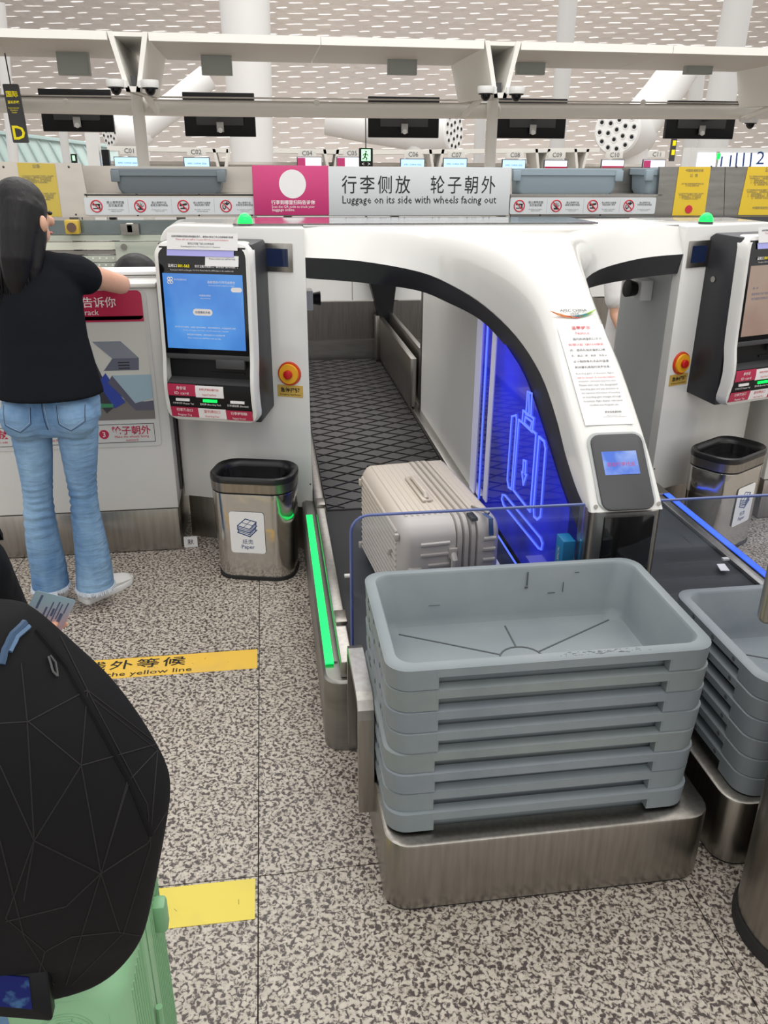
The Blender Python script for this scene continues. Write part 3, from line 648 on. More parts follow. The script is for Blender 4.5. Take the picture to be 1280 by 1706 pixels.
# prohibited goods strips
CAP = ['禁止携带武器\n及仿真武器', '禁止携带托运\n易燃及爆炸物品', '禁止携带托运毒害\n物品及腐蚀液体', '禁止携带托运\n放射性及磁性物品']
CAPE = ['No weapons or imitation\nweapons allowed', 'No flammable or explosive\narticles allowed', 'No toxic or corrosive\narticles allowed', 'No radioactive or magnetic\narticles allowed']
def strip_sign(x0, x1, ys, ye, label, cent):
    a = aty(x0, ye, YS - .006); c_ = aty(x1, ys, YS - .006); wd = c_.x - a.x; hg = c_.z - a.z
    t = thing('prohibited_goods_sign', label, 'sign', (a.x, YS - .006, a.z), 'prohibited goods signs')
    pl = Plane((a.x, YS - .004, a.z), XP, ZP)
    b = MB(); pl.rslab(b, 0, 0, wd, hg, .012, 0, .004); b.build('board', SIGNW, t)
    cw_ = wd / 4
    for i in range(4):
        cx = cw_ * (i + .27) if cent else cw_ * (i + .25); cy = hg * .5; r = hg * .37
        b = MB().ringtube(pl.p(cx, cy, .005), pl.n, r * .9, r * .1, 24, 4); pl.line(b, [(cx - r * .62, cy + r * .62), (cx + r * .62, cy - r * .62)], r * .16, .0045, .0075); b.build('red_ban_ring', INKR, t)
        b = MB()
        if i == 0: pl.line(b, [(cx - r * .5, cy + r * .25), (cx + r * .5, cy + r * .25)], r * .22, .004, .006); pl.line(b, [(cx + r * .4, cy + r * .2), (cx + r * .5, cy - r * .35)], r * .22, .004, .006); pl.line(b, [(cx - r * .5, cy - r * .35), (cx + r * .2, cy - r * .35)], r * .14, .004, .006)
        if i == 1:
            for k in range(5):
                an = .5 + k * .5; pl.line(b, [(cx, cy - r * .3), (cx + r * .6 * math.cos(an), cy - r * .3 + r * .8 * math.sin(an))], r * .09, .004, .006)
            pl.line(b, [(cx - r * .3, cy - r * .45), (cx + r * .3, cy - r * .45)], r * .25, .004, .006)
        if i == 2: pl.line(b, [(cx - r * .45, cy + r * .15), (cx + r * .45, cy + r * .3)], r * .3, .004, .006); pl.line(b, [(cx - r * .4, cy - r * .35), (cx + r * .4, cy - r * .35)], r * .2, .004, .006); pl.line(b, [(cx, cy), (cx, cy - r * .3)], r * .1, .004, .006)
        if i == 3:
            for an in (.6, 1.6, 2.6): pl.line(b, [(cx + r * .2, cy + r * .25), (cx + r * .2 + r * .35 * math.cos(an), cy + r * .25 + r * .35 * math.sin(an))], r * .2, .004, .006)
            pl.line(b, [(cx - r * .5, cy + r * .1), (cx - r * .5, cy - r * .3), (cx - r * .3, cy - r * .5), (cx - r * .1, cy - r * .3), (cx - r * .1, cy + r * .1)], r * .14, .004, .006)
        b.build('pictogram', INK, t)
        pl.text(t, CAP[i], cx + cw_ * .44, hg * .63, INKG, w_=cw_ * .40, z=.004, bold=.01)
        pl.text(t, CAPE[i], cx + cw_ * .44, hg * .25, INKG, w_=cw_ * .36, z=.004)
        if i: b = MB(); pl.slab(b, cw_ * i - .002, hg * .08, cw_ * i, hg * .92, .004, .0048); b.build('divider_line', GREYBOX, t)
    return t
strip_sign(143, 427, 329, 358, 'grey strip of four prohibited-goods pictograms left of the magenta sign', True)
strip_sign(849, 1094, 329, 357, 'grey strip of four prohibited-goods pictograms right of the luggage sign', False)

# magenta sign and luggage sign
a = W(424, 358); c_ = W(547, 276); ms = thing('track_baggage_sign', 'magenta sign about tracking baggage with a round white patch', 'sign', (a.x, YS, a.z))
wd = c_.x - a.x; hg = c_.z - a.z; pl = Plane((a.x, YS - .02, a.z), XP, ZP)
b = MB(); pl.slab(b, 0, 0, wd, hg, -.015, .004); b.build('board', MAGENTA, ms, bevel=.002)
MB().disc(pl.p(wd * .52, hg * .63, .004), pl.n, hg * .29, .001, 40).build('white_patch', PAPER, ms)
pl.text(ms, '行李到哪里扫码告诉你', wd * .52, hg * .26, WPRINT, w_=wd * .58, z=.004, bold=.015)
pl.text(ms, 'Scan the QR code to track your', wd * .52, hg * .165, WPRINT, w_=wd * .57, z=.004)
pl.text(ms, 'baggage online.', wd * .39, hg * .10, WPRINT, w_=wd * .3, z=.004)
a = W(547.5, 359); c_ = W(851, 279); ls = thing('luggage_sign', 'long pale sign reading Luggage on its side with wheels facing out', 'sign', (a.x, YS, a.z))
wd = c_.x - a.x; hg = c_.z - a.z; pl = Plane((a.x, YS - .02, a.z), XP, ZP)
b = MB(); pl.slab(b, 0, 0, wd, hg, -.015, .004); b.build('board', SIGNW, ls, bevel=.002)
pl.text(ls, '行李侧放', wd * .258, hg * .64, INK, w_=wd * .37, h=hg * .37, z=.004, spacing=1.3, bold=.004)
pl.text(ls, '轮子朝外', wd * .735, hg * .64, INK, w_=wd * .36, h=hg * .37, z=.004, spacing=1.3, bold=.004)
pl.text(ls, 'Luggage on its side with wheels facing out', wd * .5, hg * .305, INK, w_=wd * .85, h=hg * .21, z=.004, bold=.006)

# ------------------------------------------------------------------ trays
TW, TD, TH = .735, .455, .155
def tray_meshes():
    """stacking tray, origin at the centre of its rim top; returns list (name, MB)"""
    out = []
    n = 6
    R = lambda w_, d_, r, z: [(x, y, z) for x, y in rrect(0, 0, w_, d_, r, n)]
    m = MB()
    m.loft([R(TW - .012, TD - .012, .045, -.012), R(TW - .002, TD - .002, .05, -.004), R(TW - .014, TD - .014, .044, 0), R(TW - .050, TD - .050, .040, 0), R(TW - .058, TD - .058, .042, -.006),
            R(TW - .085, TD - .085, .046, -TH + .03), R(TW - .105, TD - .105, .046, -TH + .012), R(TW - .14, TD - .14, .04, -TH + .006)], True, False, True)
    m.loft([R(TW - .012, TD - .012, .045, -.012), R(TW - .02, TD - .02, .045, -.016), R(TW - .056, TD - .056, .04, -.018), R(TW - .066, TD - .066, .045, -.052), R(TW - .078, TD - .078, .045, -TH + .01), R(TW - .12, TD - .12, .04, -TH)], True, False, True)
    out.append(('shell', m))
    # rim skirt: a band round the rim with a long cut-out in each side
    s = MB()
    hw, hd = TW / 2, TD / 2; t = .006
    zt, zb, zl = -.004, -.0545, -.024
    for sx in (-1, 1):
        for sy in (-1, 1):
            pts = []
            pts.append((sx * (hw - .105), sy * hd))
            for i in range(7):
                an = math.radians(90 * i / 6); pts.append((sx * (hw - .05 + .05 * math.sin(an)), sy * (hd - .05 + .05 * math.cos(an))))
            pts.append((sx * hw, sy * (hd - .10)))
            inn = []
            for x, y in pts:
                inn.append((x - sx * t * (1 if abs(x) > hw - .05 - 1e-6 else 0) , y - sy * t * (1 if abs(y) > hd - .05 - 1e-6 else 0)))
            s.loft([[(x, y, zt), (x * .992, y * .992, zb), (ix * .992, iy * .992, zb), (ix, iy, zt)] for (x, y), (ix, iy) in zip(pts, inn)])
            # web where the skirt turns back to the wall
            s.box((min(sx * (hw - .105), sx * (hw - .110)), min(sy * hd * .992, sy * (hd - .0265)), zb), (max(sx * (hw - .105), sx * (hw - .110)), max(sy * hd * .992, sy * (hd - .0265)), zt))
            s.box((min(sx * hw * .992, sx * (hw - .0265)), min(sy * (hd - .10), sy * (hd - .105)), zb), (max(sx * hw * .992, sx * (hw - .0265)), max(sy * (hd - .10), sy * (hd - .105)), zt))
    for sy in (-1, 1): s.box((-hw + .105, min(sy * hd, sy * (hd - t)), zl), (hw - .105, max(sy * hd, sy * (hd - t)), zt))
    for sx in (-1, 1): s.box((min(sx * hw, sx * (hw - t)), -hd + .10, zl), (max(sx * hw, sx * (hw - t)), hd - .10, zt))
    out.append(('rim_skirt', s))
    g = MB()
    pl = Plane((0, 0, -TH + .0065), XP, YP)
    for x, y in ((-.29, .155), (.29, .155), (-.29, -.155), (.29, -.155), (0, .16), (0, -.16)):
        v = Vector((x, y)); u = v.normalized() * .055; pl.line(g, [tuple(u), tuple(v * .97)], .004, 0, .001)
    pts = [(.055 * math.cos(2 * PI * k / 24), .055 * math.sin(2 * PI * k / 24)) for k in range(24)]; pl.line(g, pts, .004, 0, .001, True)
    out.append(('floor_groove', g))
    for sx in (-1, 1):
        for k in (-1, 0, 1):
            h = MB().disc((sx * (TW / 2 + .0002), k * .10, -.014), (sx, 0, 0), .006, .0008, 10); out.append(('rivet_hole', h))
    return out
TRAYP = tray_meshes()
tray_data = {}
def make_tray(loc, rz, label, group, m, scuff=None):
    t = thing('baggage_tray', label, 'tray', loc, group)
    for ti, (nm, mb) in enumerate(TRAYP):
        key = (nm, m.name if nm in ('shell', 'rim_skirt') else ti)
        if key not in tray_data:
            o = mb.build(nm, m if nm in ('shell', 'rim_skirt') else SCUFF, t, world=False, smooth=True); tray_data[key] = o.data
        else:
            o = bpy.data.objects.new(nm, tray_data[key]); COL.objects.link(o); o.parent = t
    t.rotation_euler.z = rz
    return t
ORD = ['topmost', 'second', 'third', 'fourth', 'fifth', 'sixth', 'seventh', 'bottom']
mts = [TRAYM, TRAYM3, TRAYM2, TRAYM, TRAYM3, TRAYM2, TRAYM, TRAYM]
SX, SY, SZ = .577, 1.638, .652
for i in range(8):
    lb = 'grey scuffed open tray, topmost of the big stack in front' if i == 0 else 'grey tray, %s of the eight in the big stack in front' % (ORD[i] + ' from the top' if i < 7 else 'lowest')
    t = make_tray((SX + random.uniform(-.003, .003), SY + random.uniform(-.003, .003), SZ - i * .0555), random.uniform(-.004, .004), lb, 'trays in the big front stack', mts[i])
    if i == 0:
        sc = MB()
        for k in range(90):
            x = random.gauss(.10, .05); y = -TD / 2 + random.uniform(.007, .022); l_ = random.uniform(.001, .006); a_ = random.uniform(0, 3)
            dx, dy = l_ * math.cos(a_), .4 * l_ * math.sin(a_); sc.hexa([(x - dx, y - dy, .0001), (x, y - .0006, .0001), (x + dx, y + dy, .0001), (x, y + .0006, .0001)], [(x - dx, y - dy, .0004), (x, y - .0006, .0004), (x + dx, y + dy, .0004), (x, y + .0006, .0004)])
        sc.build('scuff_mark', SCUFF, t, world=False, kind='stuff')
        sc = MB()
        for x, z, ww, hh in ((.06, -.03, .004, .04), (.056, -.055, .008, .006), (.12, -.075, .02, .002), (.19, -.02, .012, .002), (.16, -.06, .002, .03), (-.2, -.09, .03, .001)):
            yy = TD / 2 - .0335 - .0
            sc.box((x, yy - .004 + z * .05, z - hh / 2), (x + ww, yy - .003 + z * .05, z + hh / 2))
        sc.build('wear_mark', SCUFF, t, world=False, kind='stuff')
for i in range(6):
    nm = ['topmost', 'second from the top', 'third from the top', 'fourth from the top', 'second from the bottom', 'lowest'][i]
    make_tray((1.443, 1.645, .535 - i * .0555), 0, 'blue-grey tray, %s of the stack at the right edge' % nm, 'trays in the right-hand stack', [TRAYM2, TRAYM, TRAYM2, TRAYM, TRAYM, TRAYM][i])
# trays lying on the partition ledges
def far_tray(x0, x1, m, label, Y=YS + .02):
    a = aty(x0, 283, Y); b_ = aty(x1, 283, Y); cx = (a.x + b_.x) / 2; s_ = (b_.x - a.x)
    t = thing('baggage_tray', label, 'tray', (cx, Y + .19, za), 'trays on the partition ledge')
    zt = aty((x0 + x1) / 2, 281, Y).z; R = lambda w_, d_, r, z: [(cx + x, Y + .165 + y, z) for x, y in rrect(0, 0, w_, d_, r, 5)]
    dd = .32
    MB().loft([R(s_ * .86, dd * .8, .04, za), R(s_ * .90, dd * .9, .03, za + .03), R(s_ * .94, dd * .94, .03, zt - .03), R(s_ * .90, dd * .88, .03, zt - .03), R(s_ * .84, dd * .8, .03, za + .01)], True, True, True).build('shell', m, t)
    MB().loft([R(s_ * .94, dd * .94, .03, zt - .05), R(s_, dd, .03, zt - .045), R(s_, dd, .03, zt - .003), R(s_ - .01, dd - .01, .03, zt), R(s_ * .92, dd * .9, .03, zt), R(s_ * .92, dd * .9, .03, zt - .05)], True, False, False).build('rim', m, t)
    for sx in (-1, 1):
        MB().box((cx + sx * s_ / 2 - .03 - sx * .03, Y - .002, zt - .085), (cx + sx * s_ / 2 + .03 - sx * .03, Y + .04, zt - .01)).build('corner_block', m, t, bevel=.006)
    return t
far_tray(183, 375, TRAYB, 'dark grey tray on the ledge behind the black-shirted woman, left of the magenta sign')
far_tray(856, 1040, TRAYBL, 'pale blue-grey tray on the ledge above the right-hand pictogram strip')
far_tray(1078, 1180, TRAYBL, 'blue-grey tray mostly hidden behind the dark steel panel', YS + .035)

# ------------------------------------------------------------------ steel bases under the stacks
def stack_base(x0, x1, y0, y1, label):
    t = thing('tray_stand', label, 'stand', ((x0 + x1) / 2, (y0 + y1) / 2, 0), 'steel stands under the tray stacks')
    cx, cy = (x0 + x1) / 2, (y0 + y1) / 2; R = lambda d, r, z: [(x, y, z) for x, y in rrect(cx, cy, x1 - x0 - 2 * d, y1 - y0 - 2 * d, r, 6)]
    MB().loft([R(0, .06, .008), R(0, .06, .192), R(.002, .058, .197), R(.008, .052, .2), R(.058, .03, .2), R(.060, .03, .196), R(.060, .03, .02)], True, True, True).build('steel_body', STEEL, t, smooth=30)
    MB().loft([R(.004, .056, 0), R(.004, .056, .01)]).build('floor_seal', RUBBER, t)
    return t
b1 = stack_base(.205, .995, 1.375, 1.90, 'low brushed steel stand under the big tray stack')
b2_ = stack_base(1.045, 1.86, 1.40, 1.92, 'low brushed steel stand under the right-hand tray stack')
# side guard bar of the first stand
gb = MB().strip([(.193, 1.60, .16), (.193, 1.60, .44), (.193, 1.615, .462), (.193, 1.64, .47), (.193, 1.84, .47), (.193, 1.865, .462), (.193, 1.88, .44), (.193, 1.88, .16)], (.026, 0, 0), (0, 0, 0.0001))
gb = MB()
path = [(1.60, .10), (1.60, .385), (1.605, .41), (1.62, .43), (1.645, .438), (1.84, .438), (1.865, .43), (1.88, .41), (1.884, .385), (1.884, .10)]
for w0, w1 in ((0.0, .022),):
    rings = []
    for i, (y, z) in enumerate(path):
        y0_, z0_ = path[max(i - 1, 0)]; y1_, z1_ = path[min(i + 1, len(path) - 1)]
        d = Vector((y1_ - y0_, z1_ - z0_)).normalized(); nn = Vector((-d.y, d.x)) * .02
        rings.append([(.166, y, z), (.205, y, z), (.205, y - nn.x, z - nn.y), (.166, y - nn.x, z - nn.y)])
    gb.loft(rings)
gb.build('guard_bar', STEELH, b1, smooth=False)
MB().box((.188, 1.615, .10), (.197, 1.868, .422)).build('guard_plate', BLACK, b1)

# ------------------------------------------------------------------ conveyors
def conveyor(x0, x1, led, ledside, label, near_only=False):
    """x0..x1: outer sides; ledside -1 left, +1 right"""
    ya, yb = 1.965, 6.05
    t = thing('bag_conveyor', label, 'conveyor', ((x0 + x1) / 2, ya, 0), 'bag drop conveyors')
    s = ledside; LZ = .252 if ledside < 0 else .270; RZ = .300 if ledside < 0 else .276
    xo = x0 if s < 0 else x1        # outer side with the light
    xi = xo - s * .085
    # outer housing with rounded front corner
    cx = (x0 + x1) / 2
    pp = []
    body_w = x1 - x0
    def R(z, d=0):
        pts = [(x0 + d, yb), (x0 + d, ya + .05)]
        for i in range(6):
            a = math.radians(180 + 90 * i / 5); pts.append((x0 + .05 + (.05 - d) * math.cos(a), ya + .05 + (.05 - d) * math.sin(a)))
        for i in range(6):
            a = math.radians(270 + 90 * i / 5); pts.append((x1 - .05 + (.05 - d) * math.cos(a), ya + .05 + (.05 - d) * math.sin(a)))
        pts += [(x1 - d, ya + .05), (x1 - d, yb)]
        return [(x, y, z) for x, y in pts]
    MB().loft([R(.0), R(.238), R(.243, .003), R(.246, .008)]).build('steel_housing', STEELD, t, smooth=30)
    MB().box((min(xo, xo - s * .045) + .012, ya + .1, .2465), (max(xo, xo - s * .045) - .0, 3.34, LZ)).build('led_channel', STEELD, t)
    o = MB().box((min(xo - s * .008, xo - s * .034), ya + .085, LZ), (max(xo - s * .008, xo - s * .034), 3.17, LZ + .004)).build('led_strip', led, t)
    lab(o, ('green' if led is GREENLED else 'blue') + ' light strip')
    # raised rail
    MB().box((min(xo - s * .05, xi), ya + .02, .2465), (max(xo - s * .05, xi), yb, RZ)).build('side_rail', STEELH, t, bevel=.004)
    other = x0 if s > 0 else x1
    MB().box((min(other, other + s * .05), 3.2, .2465), (max(other, other + s * .05), yb, min(RZ, .292))).build('side_rail', STEELH, t, bevel=.004)
    for yy in (2.19, 3.14):
        MB().box((min(xo - s * .052, xi - s * .004), yy, RZ), (max(xo - s * .052, xi - s * .004), yy + .075, RZ + .012)).build('rail_joint', STEEL, t, bevel=.003)
    q = MB().box((xi - .006 - s * .03, 2.50, RZ + .001), (xi + .018 - s * .03, 2.515, RZ + .008)); q.build('sensor_tab', WHITE2, t)
    b0, b1_ = (xi, other + s * 0.0) if s < 0 else (other, xi)
    b0, b1_ = min(b0, b1_), max(b0, b1_)
    MB().box((b0 + .002, ya + .03, .247), (b1_ - .002, 3.185, .262)).build('belt', BELT, t, bevel=.004)
    o = MB().box((b0 + .012, 3.195, .247), (b1_ - .052, yb, .266)).build('ribbed_belt', BELT2, t, bevel=.003)
    rb = MB(); X0, X1 = b0 + .016, b1_ - .056; wdt = X1 - X0; pt = .112
    # diamond ribs
    n = int((yb - 3.2) / pt) + 10
    for dirn in (1, -1):
        k = -10
        while k < n:
            y0_ = 3.2 + k * pt; y1_ = y0_ + wdt * .64
            a_ = Vector((X0 if dirn > 0 else X1, y0_)); b__ = Vector((X1 if dirn > 0 else X0, y1_))
            t0 = max(0, (3.2 - a_.y) / (b__.y - a_.y)); t1 = min(1, (yb - a_.y) / (b__.y - a_.y))
            if t1 > t0 + .02:
                p0 = a_.lerp(b__, t0); p1 = a_.lerp(b__, t1); d = (p1 - p0).normalized(); q_ = Vector((-d.y, d.x)) * .003
                rb.hexa([(p0.x - q_.x, p0.y - q_.y, .266), (p1.x - q_.x, p1.y - q_.y, .266), (p1.x + q_.x, p1.y + q_.y, .266), (p0.x + q_.x, p0.y + q_.y, .266)],
                        [(p0.x - q_.x * .5, p0.y - q_.y * .5, .2705), (p1.x - q_.x * .5, p1.y - q_.y * .5, .2705), (p1.x + q_.x * .5, p1.y + q_.y * .5, .2705), (p0.x + q_.x * .5, p0.y + q_.y * .5, .2705)])
            k += 1
    rb.build('belt_rib', RIBM, t, kind='stuff', smooth=False)
    return t
XL0, XL1 = .108, .862; XR0, XR1 = 1.058, 1.74
cv1 = conveyor(XL0, XL1, GREENLED, -1, 'bag conveyor with a green light strip, carrying the cream suitcase')
cv2 = conveyor(XR0, XR1, BLUELED, 1, 'bag conveyor with a blue light strip, right of the tall arch leg')
# steel side flaps at the far end of the first conveyor
fl = thing('side_guard', 'pair of steel guard plates beside the far end of the belt', 'guard', (.84, 5.3, .26))
MB().box((.80, 4.60, .30), (.835, 6.0, .585)).build('guard_plate', STEEL, fl, bevel=.003)
MB().box((.875, 4.75, .30), (.905, 6.0, .615)).build('guard_plate', STEEL, fl, bevel=.003)
MB().box((.77, 5.95, .28), (.80, 6.03, .60)).build('guard_plate', STEEL, fl, bevel=.003)
# back of the tunnel: steel and white wall of the collector
cb = thing('collector_conveyor', 'steel and glass housing of the cross conveyor behind the desks', 'conveyor', (0, 6.15, 0))
MB().box((-3.2, 6.10, 0), (4.2, 6.16, .40)).build('lower_skirt', STEELD, cb)
MB().box((-3.2, 6.11, .405), (4.2, 6.16, .68)).build('steel_sheet', STEEL, cb)
for x0, x1 in ((-.10, .615), (.62, 1.4), (1.405, 2.4), (2.405, 4.2)): MB().box((x0, 6.10, .69), (x1, 6.16, 1.10)).build('white_sheet', WHITE2, cb)
zt = lambda y: W(250, y).z
xl, xr = -2.2, -.12
MB().box((xl, 6.08, zt(388)), (xr, 6.15, zt(364) - .004)).build('glass_guard', mat('grey_green_guard_glass', (.23, .27, .27), .15, .5, noise=(3, (.13, .16, .17), .3, .7)), cb)
for a_, b_, m_ in ((398, 388, GALV), (412, 399, mat('pale_machine_paint', (.62, .64, .55), .4)), (420, 413, STEELD), (432, 421, GALV), (446, 433, GALV), (458, 447, mat('dull_green_rail', (.36, .42, .34), .4)), (500, 459, STEELD)):
    MB().box((xl, 6.07, zt(a_)), (xr, 6.13, zt(b_) - .004)).build('machine_rail', m_, cb)
hb = MB()
for k in range(24):
    q = W(150 + k * 11, 427); hb.disc((q.x, 6.07, q.z), (0, -1, 0), .006, .002, 8)
    if k % 1 == 0: q = W(160 + k * 11, 438); hb.disc((q.x, 6.07, q.z), (0, -1, 0), .006, .002, 8)
hb.build('hole', PAPER, cb, kind='stuff')
for x in (222, 325, 478, 640, 822, 1140):
    q = W(x, 378); 
    MB().box((q.x - .028, 6.03, q.z - .035), (q.x + .028, 6.07, q.z + .035)).build('latch', mat('pale_latch', (.62, .62, .55), .4), cb, bevel=.012)
    MB().box((q.x - .06, 6.03, q.z - .04), (q.x + .06, 6.07, q.z + .03)).build('latch_plate', STEELD, cb)
q = W(198, 400); q2 = W(262, 430)
MB().box((q.x, 6.02, q2.z - .25), (q2.x + .12, 6.065, q.z)).build('hinged_plate', GALV, cb)
q = W(213, 407); MB().disc((q.x, 6.02, q.z), (0, -1, 0), .02, .012, 14).build('lock', STEELD, cb)
MB().box((-.1, 6.05, zt(372)), (4.2, 6.14, zt(361) - .002)).build('dark_channel', CHAR, cb)
q = W(130, 375); ps = thing('pull_switch', 'small yellow switch box under the pale steel panel', 'switch', (q.x, 6.0, q.z))
MB().box((q.x - .045, 5.99, q.z - .045), (q.x + .045, 6.06, q.z + .045)).build('switch_box', mat('dull_yellow', (.55, .38, .05), .4), ps, bevel=.008)
MB().disc((q.x, 5.99, q.z), (0, -1, 0), .03, .01, 18).build('button', mat('brown_button', (.12, .07, .05), .4), ps)

# ------------------------------------------------------------------ arch shell between the two cabinets
FC = 3.35; CX = .96
Lc = [(.855, 1.985, .732), (.855, 2.03, .738), (.855, 2.10, .765), (.855, 2.20, .825), (.855, 2.32, .916), (.855, 2.49, 1.003), (.848, 2.75, 1.07), (.79, 2.96, 1.138), (.708, 3.11, 1.187), (.587, 3.22, 1.232), (.362, 3.30, 1.266), (.155, 3.335, 1.277)]
Gc = [(.935, 1.965, .738), (.935, 2.0, .784), (.935, 2.045, .838), (.935, 2.105, .893), (.935, 2.20, .965), (.935, 2.36, 1.083), (.930, 2.58, 1.232), (.89, 2.85, 1.335), (.80, 3.09, 1.372), (.66, 3.26, 1.384), (.38, 3.38, 1.388), (.155, 3.41, 1.388)]
Ic = [(.862, 2.06, .640), (.862, 2.14, .675), (.862, 2.235, .72), (.862, 2.31, .765), (.862, 2.49, .868), (.862, 2.68, .955), (.858, 2.92, 1.005), (.80, 3.07, 1.072), (.70, 3.2, 1.118), (.587, 3.29, 1.155), (.362, 3.34, 1.182), (.155, 3.36, 1.198)]
def smooth_curve(pts, sub=4):
    P = [Vector(p) for p in pts]; out = []
    for i in range(len(P) - 1):
        p0 = P[max(i - 1, 0)]; p1 = P[i]; p2 = P[i + 1]; p3 = P[min(i + 2, len(P) - 1)]
        for k in range(sub):
            t = k / sub; out.append(.5 * ((2 * p1) + (p2 - p0) * t + (2 * p0 - 5 * p1 + 4 * p2 - p3) * t * t + (3 * p1 - p0 - 3 * p2 + p3) * t ** 3))
    return out + [P[-1]]
Ls, Gs, Is = smooth_curve(Lc), smooth_curve(Gc), smooth_curve(Ic)
mir = lambda p: Vector((2 * CX - p.x - .045 * max(0, min(1, (.855 - p.x) / .7)), p.y, p.z))
arch = thing('bag_drop_arch', 'glossy white arch with dark trim sweeping down between the two conveyors', 'arch', (CX, 2.0, 0))
NA = 7
def section(L, G, soft=1.0):
    # rounded shoulder from the trim edge to the crown: leaves L square to the trim, arrives flat at G
    pts = []
    for k in range(NA + 1):
        a = PI / 2 * k / NA
        fh = (1 - math.cos(a)) ; fv = math.sin(a)
        fh = fh ** (1.7 - .45 * soft); fv = fv ** (.30 + .34 * soft)
        pts.append(Vector((L.x + (G.x - L.x) * fh, L.y + (G.y - L.y) * fv, L.z + (G.z - L.z) * fv)))
    return pts
rows = []
for L, G in zip(Ls, Gs):
    s = section(L, G, max(0, min(1, (L.z - .98) / .16))); rows.append(s + [mir(p) for p in reversed(s)])
shell = MB(); shell.loft(rows, False, False, False)
# roof behind the last row, and its rear drop
last = rows[-1]; back = [Vector((p.x, 3.86, 1.388 if abs(p.z - 1.388) < .02 else max(p.z, 1.30))) for p in last]
gl = [s_[NA] for s_ in rows if True]
shell.add([last[NA], last[NA + 1], Vector((1.72, 3.86, 1.388)), Vector((.155, 3.86, 1.388)), Vector((.155, 3.86, 1.29)), Vector((1.72, 3.86, 1.29))], [(0, 1, 2, 3), (3, 2, 5, 4)])
o = shell.build('shell', WHITE, arch, smooth=60)
bm_ = bmesh.new(); bm_.from_mesh(o.data); bmesh.ops.remove_doubles(bm_, verts=bm_.verts, dist=.0006)
bmesh.ops.recalc_face_normals(bm_, faces=bm_.faces); bm_.to_mesh(o.data); bm_.free()
# seam across roof
MB().box((.155, 3.405, 1.387), (1.72, 3.41, 1.3895)).build('roof_seam', mat('seam_grey', (.35, .35, .34), .6), arch)
for sgn in (0, 1):
    f = (lambda p: p) if sgn == 0 else mir
    tr_ = MB(); rr = []
    for L, I in zip(Ls, Is):
        L = f(L); I = f(I); off = Vector((.02 if sgn == 0 else -.02, .06, -.01))
        rr.append([L + Vector((0, -.002, .002)), I, I + off, L + off])
    tr_.loft(rr).build('dark_trim', TRIM, arch, smooth=50)
# inner liner closing the leg between the two trims
ln = MB().loft([[f for f in (I + Vector((.012, .03, -.01)), mir(I + Vector((.012, .03, -.01))))] for I in Is[:25]], False, False, False); ln.build('leg_lining', WHITE2, arch)
# the control recess in the leg
def leg_frame(v0, v1):
    a = Vector((CX, 2.0, .78)); return a
pf0 = atx(1040, 852, CX); 
# plane through the lower leg face
A0 = Vector((CX, 1.966, .742)); A1 = Vector((CX, 2.105, .896)); U = (A1 - A0).normalized(); N_ = XP.cross(U)
plg = Plane(A0 + Vector((-.08, 0, 0)), XP, U)
b = MB(); plg.rslab(b, -.004, .0, .164, .232, .03, .002, .006); b.build('recess_rim', LIGHTGREY, arch)
b = MB(); plg.rslab(b, .004, -.004, .156, .224, .026, .004, .012); b.build('control_panel', CHAR, arch, bevel=.002)
b = MB(); plg.slab(b, .028, .100, .130, .170, .012, .0135); lcd = b.build('screen', SCRSKY, arch); lab(lcd, 'small blue cloudy screen')
plg.text(arch, '自助行李托运', .079, .130, INKR, w_=.08, z=.0136)
for x in (-.012, .172): MB().disc(plg.p(x, .012, .002), plg.n, .006, .002, 12).build('screw_cap', STEELD, arch)
# steel post with black front below the foot
st = MB(); R = lambda z: [(x, y, z) for x, y in rrect(CX, 2.02, .210, .13, .04, 6)]
st.loft([R(0), R(.738)]).build('steel_post', STEELH, arch, smooth=30)
MB().box((CX - .072, 1.948, .06), (CX + .072, 1.958, .728)).build('black_front_panel', GLOSSB, arch, bevel=.002)
MB().box((CX - .088, 2.1, 0), (CX + .088, FC, .30)).build('divider_plinth', STEELD, arch)

